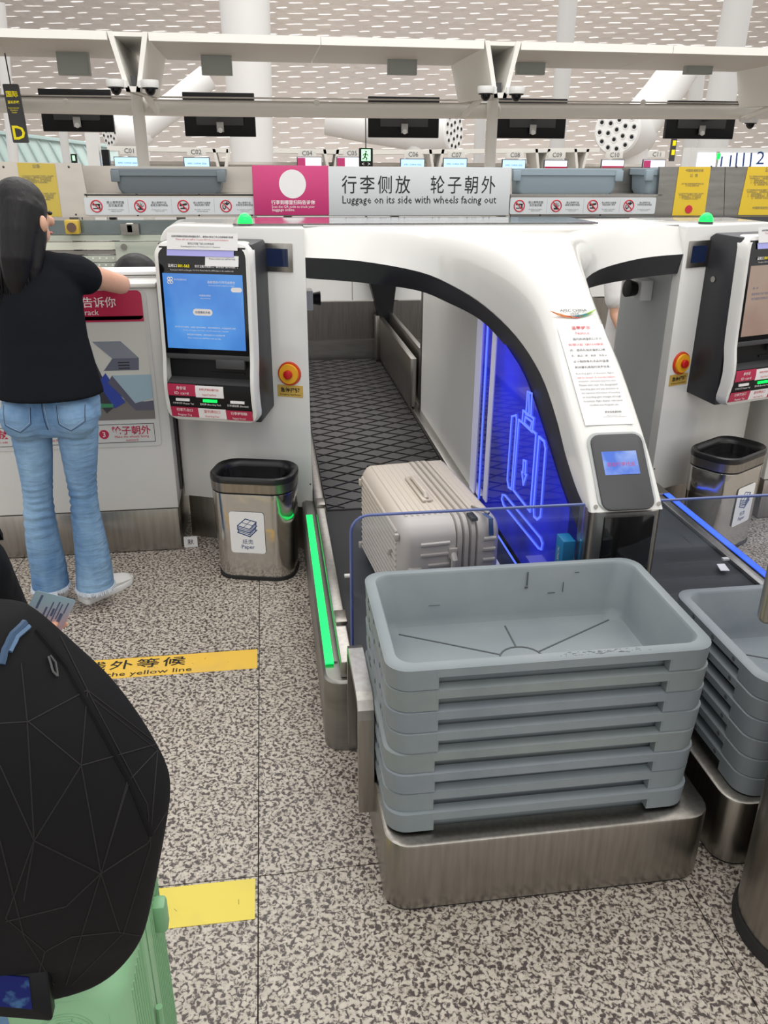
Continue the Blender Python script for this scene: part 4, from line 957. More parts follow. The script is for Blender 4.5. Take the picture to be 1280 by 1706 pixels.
# divider wall: blue lit glass and white panel, under the arch
def under_arch(y):      # height of the trim's inner edge over y at the wall
    pts = [(p.y, p.z) for p in Is if p.x > .84]
    if y <= pts[0][0]: return pts[0][1]
    for (a_, za_), (b_, zb_) in zip(pts, pts[1:]):
        if a_ <= y <= b_: return za_ + (zb_ - za_) * (y - a_) / (b_ - a_)
    return min(1.22, pts[-1][1] + (y - pts[-1][0]) * .5)
dv = thing('divider_wall', 'white and blue-lit wall between the two conveyors under the arch', 'partition', (CX, 3.4, 0))
for sx, xx in ((-1, .857), (1, 2 * CX - .857)):
    ys = [2.13 + (3.31 - 2.13) * i / 14 for i in range(15)]
    q0 = []; 
    poly = [(y, .30) for y in ys] + [(y, under_arch(y) + .012) for y in reversed(ys)]
    mb = MB()
    for i in range(14):
        y0_, y1_ = ys[i], ys[i + 1]; mb.add([(xx, y0_, .30), (xx, y1_, .30), (xx, y1_, under_arch(y1_) + .01), (xx, y0_, under_arch(y0_) + .01)], [(0, 1, 2, 3)])
    o = mb.build('blue_lit_panel', BLUEPANEL if sx < 0 else LIGHTGREY, dv, smooth=False); 
    if sx < 0: lab(o, 'glossy blue glowing panel')
    MB().box((min(xx, xx - sx * .02), 3.31, .26), (max(xx, xx - sx * .02), 4.56, 1.28)).build('white_panel', WHITE2, dv, smooth=False)
    MB().box((min(xx, xx - sx * .03), 4.575, .26), (max(xx, xx - sx * .03), 4.62, 1.28)).build('end_post', CHAR, dv)
    if sx < 0:
        MB().box((xx - .006, 3.235, .27), (xx + .0, 3.31, under_arch(3.27) + .02)).build('white_edge_strip', mat('lilac_white_strip', (.60, .60, .72), .4, emis=.18, ecol=(.7, .7, 1)), dv)
        MB().hexa([(xx - .004, 3.035, .33), (xx - .004, 3.085, .33), (xx - .004, 3.075, 1.09), (xx - .004, 3.025, 1.08)], [(xx, 3.035, .33), (xx, 3.085, .33), (xx, 3.075, 1.09), (xx, 3.025, 1.08)]).build('white_edge_strip', MATS['lilac_white_strip'], dv)
        MB().box((xx - .004, 3.155, .27), (xx, 3.165, 1.13)).build('blue_line', BLUELINE, dv)
        MB().box((xx - .006, 2.2, .27), (xx - .001, 3.23, .276)).build('blue_line', BLUELINE, dv)
        # luggage pictogram in glowing lines: 2D in (Y, z)
        pw = Plane((xx - .001, 0, 0), -YP, ZP)
        def L2(px, py): q = atx(px, py, xx); return (-q.y, q.z)
        ic = MB(); wd = .006
        S = 400 / 1280.0
        def px_(x, y): return (600 + x * S, 440 + y * S)
        def poly_(pts, closed=True): pw.line(ic, [L2(*px_(*p)) for p in pts], wd, 0, .003, closed)
        poly_([(897, 680), (921, 690), (915, 812), (888, 800)])
        poly_([(905, 695), (905, 790)], False)
        poly_([(873, 780), (930, 823), (922, 895), (868, 845)]); poly_([(886, 815), (920, 840), (912, 880), (880, 850)])
        poly_([(850, 830), (820, 1205), (910, 1320), (942, 905), (925, 890)], False); poly_([(850, 830), (868, 845)], False)
        poly_([(812, 812), (835, 805), (838, 830), (810, 1200), (795, 1190), (788, 1150)]);
        poly_([(958, 920), (985, 945), (992, 985), (965, 1345), (948, 1362), (930, 1345), (928, 1300)])
        poly_([(875, 1045), (888, 1050), (884, 1120), (890, 1125), (874, 1175), (866, 1108), (872, 1110)])
        poly_([(762, 1230), (775, 1232), (965, 1460), (975, 1490), (970, 1520), (955, 1515), (768, 1285), (758, 1255)])
        o = ic.build('luggage_pictogram', BLUELINE, dv); lab(o, 'glowing blue outline of an upright suitcase with a down arrow')
# small blue sensor and tape near the foot
q = atx(945, 915, .84)
sn = thing('light_sensor', 'cyan-blue sensor block reading SICK at the foot of the arch leg', 'sensor', (.83, q.y, q.z - .04))
MB().box((.815, q.y - .03, q.z - .06), (.853, q.y + .03, q.z + .04)).build('sensor_body', SENS, sn, bevel=.004)
lettering(sn, 'SICK', (.8145, q.y, q.z - .01), Vector((0, 0, 1)), Vector((0, 1, 0)) * 1, WPRINT, h=.016, off=.001)
tp = MB().box((.735, 2.5, .2625), (.80, 2.66, .2635)).build('tape_patch', PAPER); tag(tp, 'crumpled white tape patch on the belt beside the cream suitcase', 'tape')
q = atz(1205, 946, .2775); tp = MB().hexa([(q.x - .02, q.y - .02, .2765), (q.x + .012, q.y - .025, .2765), (q.x + .022, q.y + .03, .2765), (q.x - .008, q.y + .03, .2765)], [(q.x - .02, q.y - .02, .2785), (q.x + .012, q.y - .025, .2785), (q.x + .022, q.y + .03, .2785), (q.x - .008, q.y + .03, .2785)]).build('tape_patch', PAPER); tag(tp, 'small white tape scrap on the rail beside the blue light strip', 'tape')

# ------------------------------------------------------------------ cabinets left and right
def cabinet(xa, xb, label, mirrored=False):
    """xa = outer side, xb = side at the belt"""
    x0, x1 = min(xa, xb), max(xa, xb); s = 1 if xb > xa else -1
    HG = Vector((xb, 3.33, 0)); YAW = math.radians(22) * -s
    t = thing('bag_drop_cabinet', label, 'cabinet', tuple(HG), 'white cabinets beside the conveyors'); LOC[t.name] = Vector((xb, FC, 0))
    rin = Matrix.Rotation(-YAW, 3, 'Z'); rot = Matrix.Rotation(YAW, 3, 'Z')
    def backed(x, z, yb_, y=FC):        # the point straight behind a point of the slanted front
        wv = HG + rot @ Vector((x - xb, y - FC, 0)); lv = rin @ (Vector((wv.x, yb_, 0)) - HG); return Vector((xb + lv.x, FC + lv.y, z))
    # front outline with rounded outer top corner
    r = .075; zt = 1.388; zb = .215
    outl = [(xb, zb), (xb, zt)]
    for i in range(7):
        a = math.radians(90 * i / 6); outl.append((xa + s * r - s * r * math.sin(a), zt - r + r * math.cos(a)))
    outl.append((xa, zb))
    front = [(x, FC, z) for x, z in outl]; bk = [backed(x, z, 3.92) for x, z in outl]
    MB().loft([front, bk]).build('body', WHITE, t, bevel=.006)
    fp = [(xb - s * .04, FC + .03), (xa + s * .004, FC + .03)]
    MB().loft([[Vector((x, y, z)) for x, y in fp] + [backed(x, z, 3.90, y) for x, y in reversed(fp)] for z in (0, .214)]).build('steel_plinth', STEEL, t)
    # status display
    dx = xb - s * (.105 if s > 0 else .095); pl = Plane((dx - .072, FC - .001, 1.222), XP, ZP)
    b = MB(); pl.slab(b, 0, 0, .125, .108, 0, .006); b.build('display_frame', STEELH, t, bevel=.002)
    b = MB(); pl.slab(b, .018, .02, .107, .088, .006, .0075); b.build('display', SCRDARK, t)
    # emergency stop
    ex_ = xb - s * (.085 if s > 0 else .080); ez = .815
    MB().disc((ex_, FC, ez), (0, -1, 0), .050, .010, 36, .048).build('red_ring', mat('red_orange_ring', (.62, .05, .01), .4), t)
    e = MB().disc((ex_, FC - .008, ez), (0, -1, 0), .043, .010, 36, .040).build('emergency_button', YELBTN, t); lab(e, 'yellow ring with red emergency button')
    MB().disc((ex_, FC - .018, ez), (0, -1, 0), .019, .014, 24, .018).build('push_button', REDBTN, e, bevel=.003)
    pl2 = Plane((ex_ - .056, FC - .001, .716), XP, ZP); b = MB(); pl2.slab(b, 0, 0, .112, .05, 0, .0015); o = b.build('name_plate', BRASS, t)
    pl2.text(o, '急停按钮', .056, .030, INK, w_=.085, z=.0015, bold=.02); pl2.text(o, 'Emergency Stop Button', .056, .010, INK, w_=.09, z=.0015)
    # beacon
    bx_ = xb - s * (.275 if s > 0 else .19)
    MB().disc((bx_, 3.42, 1.388), (0, 0, 1), .030, .010, 24).build('beacon_base', CHAR, t)
    o = MB().dome((bx_, 3.42, 1.398), (0, 0, 1), .030, .036, 24, 8).build('beacon', BEACON, t); lab(o, 'glowing green beacon dome')
    MB().dome((xb - s * .01, FC, .33), (0, -1, 0), .004, .003, 8, 3).build('screw', CHAR, t)
    t.rotation_euler.z = YAW
    return t
cabL = cabinet(-.465, .155, 'white cabinet left of the green-lit conveyor, with emergency button')
cabR = cabinet(2.34, 1.72, 'white cabinet right of the blue-lit conveyor, with emergency button')
# knobs inside the openings
kL = thing('sensor_knob', 'black knob on a grey box inside the left opening', 'sensor', (.17, 3.75, 1.06))
MB().box((.157, 3.70, 1.015), (.20, 3.80, 1.10)).build('knob_box', WHITE2, kL, bevel=.004)
MB().tube([(.20, 3.75, 1.06), (.235, 3.75, 1.06)], [.025, .032], 16).build('knob', BLACK, kL)
wr = MB().box((1.718, 3.40, .28), (1.74, 3.90, 1.28)).build('side_panel', LIGHTGREY, arch)
wl = MB().box((.135, 3.40, .31), (.157, 4.02, 1.28)).build('side_panel', LIGHTGREY, arch)
kR = thing('sensor_knob', 'black knob on a white box on the grey wall at right', 'sensor', (1.70, 3.62, 1.10))
MB().box((1.66, 3.56, 1.055), (1.717, 3.67, 1.145)).build('knob_box', WHITE2, kR, bevel=.004)
MB().tube([(1.66, 3.615, 1.10), (1.615, 3.61, 1.105)], [.030, .040], 18).build('knob', BLACK, kR, bevel=.002)
MB().box((1.7155, 3.63, .54), (1.7175, 3.645, .56)).build('slot', BLACK, arch)

# tapered black rear leg seen through the opening
pst = [aty(x, y, 5.98) for x, y in ((614, 462), (662, 462), (652, 542), (636, 542))]
o = MB().loft([pst, [v + Vector((0, .12, 0)) for v in pst]]).build('rear_arch_leg', BLACK); 
t = thing('rear_arch', 'dark tapered leg of the rear arch seen through the left opening', 'arch', (.72, 5.3, 0)); o.parent = t; o.name = 'tapered_leg'; o.location = -Vector((.72, 5.3, 0))
MB().box((pst[0].x - .02, 5.98, pst[0].z), (pst[1].x + .02, 6.10, pst[0].z + .25)).build('cross_bar', TRIM, t)
# transparent shelf laid on the roof
gs = MB().box((-.12, 3.44, 1.392), (1.38, 3.82, 1.398)).build('acrylic_sheet', glass('milky_acrylic', (.80, .80, .80), .10, .05)); tag(gs, 'clear flat acrylic sheet lying on the arch roof', 'sheet')

# ------------------------------------------------------------------ kiosks
def kiosk(x0, x1, side, scr, label, mirrored):
    """x0..x1 front width, dark side panel on 'side' (+1 right, -1 left)"""
    t = thing('check_in_kiosk', label, 'kiosk', ((x0 + x1) / 2, FC, .65), 'check-in kiosks')
    prof = [(3.115, 1.345), (3.105, 1.335), (3.09, 1.30), (3.082, 1.1), (3.075, .93), (3.06, .86), (3.055, .80), (3.075, .70), (3.085, .68)]
    wd = x1 - x0
    yf = lambda z: next((a[0] + (b_[0] - a[0]) * (a[1] - z) / (a[1] - b_[1]) for a, b_ in zip(prof, prof[1:]) if b_[1] <= z <= a[1]), 3.08)
    # white face: front outline lofted back by 35 mm
    def outline(z0, z1, xa, xb, r):
        return [(x, z) for x, z in rrect((xa + xb) / 2, (z0 + z1) / 2, xb - xa, z1 - z0, r, 5)]
    def ringpts(xa, xb, z0, z1, r, dy, n=5):
        base = []
        for sx, sz, a0 in ((1, 1, 0), (-1, 1, 90), (-1, -1, 180), (1, -1, 270)):
            cx_ = xb - r if sx > 0 else xa + r; cz_ = z1 - r if sz > 0 else z0 + r
            for i in range(n + 1):
                a = math.radians(a0 + 90 * i / n); base.append((cx_ + r * math.cos(a), cz_ + r * math.sin(a)))
            # subdivide long verticals on the left side
            if a0 == 90:
                for k in range(1, 12): base.append((xa, z1 - r - (z1 - z0 - 2 * r) * k / 12))
            if a0 == 270:
                for k in range(1, 12): base.append((xb, z0 + r + (z1 - z0 - 2 * r) * k / 12))
        return [(x, yf(z) + dy, z) for x, z in base]
    z0, z1 = .68, 1.345
    fr_ = MB().loft([ringpts(x0 + .02, x1 - .02, z0 + .018, z1 - .018, .035, .0), ringpts(x0 + .006, x1 - .006, z0 + .005, z1 - .005, .04, .0), ringpts(x0, x1, z0, z1, .045, .012), ringpts(x0, x1, z0, z1, .045, .05), ringpts(x0 + .02, x1 - .02, z0 + .018, z1 - .018, .035, .05)], True, False, False)
    fr_.build('white_bezel', WHITE, t, smooth=40)
    body = MB()
    P0 = [(3.13, 1.34), (3.33, 1.345), (FC + .0, 1.31), (FC + .0, .675), (3.13, .68)]
    P0 = [(3.125, 1.338), (3.27, 1.345), (3.31, 1.32), (FC, 1.20), (FC, .70), (3.125, .675)]
    body.loft([[(x0 + .004, y, z) for y, z in P0], [(x1 - .004, y, z) for y, z in P0]]); body.build('dark_body', TRIM, t, bevel=.008)
    # black glass upper face, recess, lower face
    xa, xb = x0 + .022, x1 - .022
    def face(zb_, zt_, m, name, dy=-.001, xa_=xa, xb_=xb, th=.004, n=8, parent=t):
        zs = [zb_ + (zt_ - zb_) * i / n for i in range(n + 1)]
        return MB().loft([[(xa_, yf(z) + dy, z), (xb_, yf(z) + dy, z), (xb_, yf(z) + dy + th, z), (xa_, yf(z) + dy + th, z)] for z in zs]).build(name, m, parent, smooth=20)
    face(.945, 1.327, GLOSSB, 'glass_face')
    sc_ = face(.965, 1.235, scr, 'screen', -.0035, xa + .010, xb - .012, .002)
    # recessed reader bay
    MB().box((xa, 3.10, .835), (xb, 3.135, .945)).build('reader_bay_back', BLACK, t)
    MB().hexa([(xa, 3.060, .830), (xb, 3.060, .830), (xb, 3.12, .852), (xa, 3.12, .852)], [(xa, 3.060, .836), (xb, 3.060, .836), (xb, 3.12, .858), (xa, 3.12, .858)]).build('reader_shelf', CHAR, t)
    MB().box((xa, 3.075, .925), (xb, 3.10, .947)).build('bay_lintel', CHAR, t, bevel=.003)
    MB().box((xb - .135, 3.07, .893), (xb - .02, 3.10, .93)).build('scanner_hood', CHAR, t, bevel=.004)
    MB().box((xb - .17, 3.095, .868), (xb - .03, 3.10, .875)).build('card_slot', BLACK, t)
    face(.698, .834, BLACK, 'lower_face', .0)
    yl = lambda z: yf(z) - .002
    def tagp(xa_, xb_, zb_, zt_, m, txt, ink, txt2=None):
        o = face(zb_, zt_, m, 'printed_label', -.004, xa_, xb_, .003, 2)
        zc = (zb_ + zt_) / 2; up_ = Vector((0, yf(zt_) - yf(zb_), zt_ - zb_)).normalized()
        lettering(o, txt, ((xa_ + xb_) / 2, yf(zc) - .0045, zc + .009), XP, up_, ink, w_=min((xb_ - xa_) * .7, .011 * 1.1 * len(txt) * 1.1), off=.0015, bold=.01)
        if txt2: lettering(o, txt2, ((xa_ + xb_) / 2, yf(zc) - .0045, zc - .011), XP, up_, ink, w_=(xb_ - xa_) * .5, h=.010, off=.0015)
    wt = (xb - xa); a1 = xa + wt * .34; a2 = xa + wt * .68
    tagp(xa, a1, .787, .832, CRIMSON, '身份证', WPRINT, 'ID card')
    tagp(a1, a2, .784, .829, WPRINT, '护照(港澳台通行证)', INKR, 'Passport/Travel Permit')
    for i, (m_, tx) in enumerate(((WPRINT, '行李条打印 (Baggage Tag)'), (BEACON, '登机牌 (Boarding Pass)'), (WPRINT, '行李提取联 (Receipt)'))):
        xc = xa + wt * (.17 + .335 * i); MB().box((xc - .028, yf(.770) - .006, .766), (xc + .028, yf(.770) - .001, .776)).build('indicator_light', m_, t)
        lettering(t, tx, (xc, yf(.757) - .003, .756), XP, ZP, WPRINT, w_=.085, off=.002)
    tagp(xa, a1, .700, .740, CRIMSON, '行李条出口', WPRINT, 'Baggage Tag')
    tagp(a1, a2, .698, .738, WPRINT, '登机牌出口', INKR, 'Boarding Pass')
    tagp(a2, xb, .696, .736, CRIMSON, '行李提取联', WPRINT, 'Baggage Receipt')
    up_ = Vector((0, yf(1.26) - yf(1.0), .26)).normalized()
    c_ = lambda fx, z, dy=-.004: Vector((xa + wt * fx, yf(z) + dy, z))
    # banner and screen print
    lettering(t, '登机口', c_(.16, 1.262), XP, up_, WPRINT, w_=.035, bold=.02); lettering(t, '501-563', c_(.29, 1.262), XP, up_, SIGNY, w_=.045, bold=.02)
    lettering(t, '位于卫星厅的旅客，请乘坐捷运列车前往。', c_(.67, 1.262), XP, up_, WPRINT, w_=.165, bold=.02)
    lettering(t, 'Passengers with boarding gate 501-563, Please take the APM train to the satellite hall.', c_(.5, 1.247), XP, up_, WPRINT, w_=.245)
    if not mirrored:
        for s_, fx, z, w2 in (('自助值机/行李托运柜台', .72, 1.208, .105), ('Self-service Check-in / Bag Drop Counter', .72, 1.196, .10), ('深圳宝安国际机场', .24, 1.214, .05), ('中国南方航空', .52, 1.160, .045), ('CHINA SOUTHERN', .52, 1.150, .04),
                              ('值机和行李托运服务，航班起飞前45分钟截止，请您合理安排时间，并在指定登机口候机', .5, 1.045, .24), ('Check-in and baggage service will be closed 45 minutes before departure', .5, 1.033, .18), ('使用过程中如需帮助，请联系现场工作人员协助办理', .5, 1.018, .15), ('Please contact our staff if you need any help', .48, 1.005, .13)):
            lettering(sc_, s_, c_(fx, z, -.0045), XP, up_, WPRINT, w_=w2)
        b = MB(); q = c_(.48, 1.10, -.005); pk = Plane(q, XP, up_); pk.rslab(b, -.038, -.012, .038, .012, .0115, 0, .001); b.build('screen_button', WPRINT, sc_)
        pk.text(sc_, '办理乘机手续', 0, 0, NAVY, w_=.058, z=.001)
        b = MB(); q = c_(.90, 1.183, -.005); pk = Plane(q, XP, up_); pk.rslab(b, -.024, -.008, .018, .008, .0075, 0, .001); b.build('screen_button', WPRINT, sc_)
        b = MB()
        for i in range(2):
            for j in range(2): b.ringtube(c_(.105 + .03 * i, 1.204 + .012 * j, -.006), (0, -1, 0), .005, .0018, 10, 4)
        b.build('airport_emblem', WPRINT, sc_)
    else:
        for s_, fx, z, w2 in (('第一步', .15, 1.150, .03), ('请按照提示将行李侧放', .26, 1.128, .11), ('并扫描登机牌条码', .24, 1.110, .09)):
            lettering(sc_, s_, c_(fx, z, -.0045), XP, up_, NAVY, w_=w2)
    # taped notes
    pk = Plane((xa + .035, yf(1.33) - .012, 1.318), XP, Vector((0, .25, 1)))
    b = MB(); pk.slab(b, 0, .0, .27 if not mirrored else .29, .058, 0, .001); o = b.build('taped_note', PAPER, t)
    pk.text(o, '如果您需要纸质登机牌或登机凭条，请至E01柜台工作人员咨询进行处理', .135, .045, INK, w_=.235, z=.001, bold=.01); pk.text(o, 'Please ask our staff at Counter E01 if you need assistance', .135, .034, INKR, w_=.2, z=.001)
    pk.text(o, '登机口可能飞前15分钟关闭', .13, .021, INK, w_=.10, z=.001); pk.text(o, 'Boarding gates close 15 minutes prior to departure', .13, .010, INK, w_=.15, z=.001)
    b = MB(); pk.slab(b, -.002, -.022, .255, .0, -.003, -.002); b.build('lilac_card', mat('lilac_card', (.42, .42, .85), .5), t)
    b = MB(); pk.slab(b, .145, -.055, .272, -.018, -.006, -.005); o = b.build('taped_note', PAPER, t)
    pk.text(o, 'Please contact our staff for help', .21, -.03, INKG, w_=.1, z=-.005)
    if side < 0:
        MB().disc((x0 + .003, 3.24, 1.17), (-1, 0, 0), .012, .004, 16).build('key_lock', STEELH, t)
    return t
kL_ = kiosk(-.36, .015, 1, SCRBLUE, 'white check-in kiosk with a bright blue screen beside the black-shirted woman', False)
kR_ = kiosk(1.845, 2.220, -1, SCRTAN, 'white check-in kiosk with a tan screen at the right frame edge', True)

kL_.location = (.155 - .335 * .927 - .002, 3.33 + .335 * .375 + .045, .620); kL_.rotation_euler.z = math.radians(-18); kL_.scale = (1.03, 1, 1.045)
kR_.location = (1.72 + .330 * .927 - .005, 3.33 + .330 * .375 + .045, .627); kR_.rotation_euler.z = math.radians(18); kR_.scale = (1.04, 1, 1.055)

# ------------------------------------------------------------------ desks
def desk(x0, x1, label, ztop):
    t = thing('check_in_desk', label, 'desk', ((x0 + x1) / 2, 3.44, 0), 'white check-in desks')
    MB().box((x0, 3.44, .205), (x1, 3.9, ztop)).build('front_panel', WHITE2, t, bevel=.006)
    MB().box((x0 + .004, 3.438, .004), (x1 - .004, 3.89, .203)).build('steel_plinth', STEELH, t, bevel=.003)
    MB().box((x0 - .0, 3.425, ztop), (x1, 3.92, ztop + .018)).build('desk_top', WHITE, t, bevel=.005)
    return t
dk = desk(-2.6, -.437, 'white check-in desk with a poster, where the woman leans', 1.16)
MB().box((-.44, 3.55, .25), (-.425, 3.60, .9)).build('grey_gap_cover', CHAR, dk)
dk2 = desk(2.36, 3.3, 'white check-in desk behind the right-hand bin', 1.16)
b = MB(); q = aty(1262, 690, 3.438); Plane((2.40, 3.437, q.z - .03), XP, ZP).rslab(b, 0, 0, .2, .06, .008, 0, .002); b.build('small_poster', POSTERG, dk2)
# ledge of folders on the desk
lg = thing('desk_ledge', 'low white ledge on the desk in front of the seated clerk', 'ledge', (-.66, 3.66, 1.178))
MB().box((-1.2, 3.60, 1.1785), (-.43, 3.75, 1.186)).build('ledge_base', WHITE2, lg); MB().box((-1.2, 3.59, 1.190), (-.43, 3.75, 1.204)).build('ledge_top', PAPER, lg, bevel=.003)
MB().box((-1.2, 3.62, 1.1855), (-.44, 3.74, 1.1905)).build('dark_joint', CHAR, lg)
# poster
zt_ = 1.150; pw_ = thing('desk_poster', 'baggage poster with crimson head and a photo of grey trays, behind the woman', 'poster', (-1.1, 3.436, .5))
pl = Plane((-1.35, 3.438, .50), XP, ZP); PW, PH = .87, .65
b = MB(); pl.rslab(b, 0, .0, PW, PH, .02, 0, .003); b.build('board', POSTERG, pw_)
b = MB(); pl.rslab(b, .0, PH - .115, PW - .018, PH, .02, .003, .005); pl.slab(b, 0, PH - .122, PW - .018, PH - .10, .003, .005); b.build('crimson_band', CRIMSON, pw_)
pl.text(pw_, '行李到哪里，扫码告诉你', PW - .36, PH - .045, WPRINT, w_=.48, z=.005, bold=.006)
pl.text(pw_, 'Scan the QR code to track', PW - .36, PH - .085, WPRINT, w_=.34, z=.005); pl.text(pw_, 'your baggage online.', PW - .39, PH - .108, WPRINT, w_=.28, z=.005)
# printed picture of the bag drop: flat shapes
x_, z_ = PW - .33, .12
def sh(pts, m, n, zz=.004):
    return MB().loft([[pl.p(x_ + a_, z_ + c_, .003) for a_, c_ in pts], [pl.p(x_ + a_, z_ + c_, zz) for a_, c_ in pts]]).build(n, m, pw_)
sh([(0, 0), (.315, 0), (.315, .40), (0, .40)], mat('print_pale', (.60, .60, .56), .5), 'picture_ground')
sh([(0, 0), (.315, 0), (.315, .07), (.06, .11), (0, .10)], mat('print_grey_brown', (.18, .165, .16), .5), 'picture_floor', .0045)
sh([(.0, .12), (.06, .12), (.12, .03), (.16, .06), (.10, .25), (.06, .33), (0, .38)], mat('print_dark', (.04, .04, .05), .5), 'picture_arch', .005)
sh([(.10, .16), (.135, .20), (.20, .075), (.155, .05)], mat('print_blue', (.03, .06, .35), .5), 'picture_light', .0055)
sh([(.10, .33), (.21, .33), (.275, .26), (.17, .26)], mat('print_tray', (.22, .24, .29), .5), 'picture_tray', .0055)
sh([(.17, .26), (.275, .26), (.27, .21), (.13, .21)], mat('print_tray_side', (.12, .13, .18), .5), 'picture_tray', .005)
sh([(.16, .19), (.315, .19), (.315, .09), (.24, .07)], mat('print_tray_blue', (.33, .46, .55), .5), 'picture_tray', .006)
sh([(.16, .19), (.24, .07), (.315, .08), (.315, .04), (.24, .04), (.14, .16)], mat('print_tray_dark', (.10, .10, .15), .5), 'picture_tray', .0062)
for k in range(3): sh([(.19, .245 - k * .012), (.235, .245 - k * .012), (.235, .241 - k * .012), (.19, .241 - k * .012)], INK, 'picture_slot', .006)
sh([(.055, .055), (.15, .055), (.15, .07), (.055, .075)], mat('print_green', (.05, .25, .12), .5), 'picture_light', .006)
MB().disc(pl.p(x_ + .035, z_ + .215, .006), pl.n, .017, .001, 20).build('picture_badge', CRIMSON, pw_); pl.text(pw_, '3', x_ + .035, z_ + .215, WPRINT, h=.018, z=.007)
for i, (s_, e_, xx_) in enumerate((('行李侧放', 'Lay the luggage on its side', .02), ('把手朝里', 'Handles facing inward', .30), ('轮子朝外', 'Make the wheels facing\noutward', .595))):
    b = MB(); pl.line(b, [(xx_, .02), (xx_ + .25, .02), (xx_ + .25, .10), (xx_, .10)], .002, .003, .004, True); b.build('caption_frame', INK, pw_)
    MB().disc(pl.p(xx_ + .042, .058, .003), pl.n, .020, .001, 24).build('caption_badge', CRIMSON, pw_); pl.text(pw_, str(i + 1), xx_ + .042, .058, WPRINT, h=.022, z=.004)
    pl.text(pw_, s_, xx_ + .155, .073, CRIMSON, w_=.16, z=.003, bold=.015); pl.text(pw_, e_, xx_ + .155, .038, INKR, w_=.14, z=.003)
# tiny tag on the floor beside the plinth
q = atz(318, 905, 0.02); o = MB().hexa([(q.x - .03, q.y, .0), (q.x + .03, q.y, .0), (q.x + .03, q.y + .01, .0), (q.x - .03, q.y + .01, 0)], [(q.x - .03, q.y, .05), (q.x + .03, q.y, .05), (q.x + .03, q.y + .01, .05), (q.x - .03, q.y + .01, .05)]).build('paper_tag', PAPER)
tag(o, 'small white tag with a black sign at the plinth left of the bin', 'tag'); lettering(o, '默', (q.x, q.y, .027), XP, ZP, INK, h=.026)

# ------------------------------------------------------------------ APEC mark and notice on the arch leg
def leg_plane(pa_, pb_, xc):     # plane along the crown of the leg between two heights
    U_ = (Vector(pb_) - Vector(pa_)).normalized(); return Plane(Vector((xc, pa_[1], pa_[2])), XP, U_)
PA = (0, 2.115, .948); PB = (0, 2.515, 1.205)
# paper follows the crown: build it as a strip through the crown curve
crown = [(p.y, p.z) for p in Gs]
def crown_pt(s):
    acc = 0
    for (a_, za_), (b_, zb_) in zip(crown, crown[1:]):
        d = math.hypot(b_ - a_, zb_ - za_)
        if acc + d >= s: f = (s - acc) / d; return Vector((0, a_ + (b_ - a_) * f, za_ + (zb_ - za_) * f)), Vector((0, b_ - a_, zb_ - za_)).normalized()
        acc += d
    return Vector((0, *crown[-1])), Vector((0, 1, 0))
nt_ = thing('notice_sheet', 'laminated notice with red heading stuck on the white arch leg', 'notice', (CX, 2.2, 1.0))
s0, s1 = .268, .655; rings = []
for k in range(13):
    p, tdir = crown_pt(s0 + (s1 - s0) * k / 12); nn = XP.cross(tdir); 
    rings.append([p + nn * .0015 + XP * (CX - .074), p + nn * .0015 + XP * (CX + .074), p + nn * .0025 + XP * (CX + .074), p + nn * .0025 + XP * (CX - .074)])
MB().loft(rings).build('sheet', mat('laminated_paper', (.78, .77, .77), .12, coat=.5), nt_)
def ctext(s_, s, ink, w_=None, h=None, x=0, parent=nt_, **k):
    p, tdir = crown_pt(s); lettering(parent, s_, p + XP * (CX + x), XP, tdir, ink, h=h, w_=w_, off=.005, **k)
ctext('温馨提示', .640, INKR, w_=.062, bold=.01); ctext('Notice', .618, INKR, w_=.044)
zh = ['国内航班登机口于计', '划/预计起飞前15分钟关', '闭，请您在指定登机口候', '机，通过广播、航显、实名认', '证小程序等方式实时留意', '航班登机或临时变更信息。']
for i, l_ in enumerate(zh): ctext(l_, .594 - i * .0225, INKR if i == 1 else INK, w_=.112 if i else .092, x=0 if i else .01, bold=.006)
en = ['Boarding gates of domestic flights', 'will be closed 15 minutes before', 'scheduled / estimated departure time.', 'Please wait near the designated', 'boarding gate and pay attention to', 'the real-time information of boarding', 'or boarding gate changes through', 'broadcast, flight display, real-name', 'certified mini Program, etc.']
for i, l_ in enumerate(en): ctext(l_, .456 - i * .0148, INKR if i == 1 else INKG, w_=.118 if i < 8 else .09, x=0)
ctext('更多信息请扫码', .312, INK, w_=.05, x=.02, bold=.01); ctext('Please scan the code\nvia WeChat for more information', .297, INKG, w_=.07, x=.02)
# APEC mark
am = thing('apec_emblem', 'APEC CHINA 2026 mark with a coloured ribbon arc above the notice', 'emblem', (CX, 2.5, 1.2))
ctext('APEC CHINA', .715, INK, w_=.088, parent=am, x=-.006, bold=.01); ctext('2026', .700, INK, w_=.030, parent=am, x=-.006)
for k, (cc, r_) in enumerate((((.75, .20, .05), 0), ((.75, .38, .10), 1), ((.55, .02, .03), 2), ((.10, .45, .25), 3), ((.35, .55, .10), 4), ((.05, .30, .45), 5))):
    mm = mat('ribbon_%d' % k, cc, .5); pts = []
    x0_, x1_ = [(-.075, -.02), (-.07, 0.0), (-.03, .03), (.0, .06), (.01, .075), (-.01, .05)][k]
    mb = MB(); rr = []
    for i in range(11):
        f = i / 10; x = x0_ + (x1_ - x0_) * f; s = .686 + (x / .075) ** 2 * .030 + k * .0009; p, tdir = crown_pt(s); nn = XP.cross(tdir); th = .0045 * math.sin(PI * (f * .9 + .05)) + .0006
        c0 = p + XP * (CX + x - .006) + nn * .003; rr.append([c0 - tdir * th, c0 + tdir * th, c0 + tdir * th + nn * .0004, c0 - tdir * th + nn * .0004])
    mb.loft(rr).build('ribbon', mm, am)

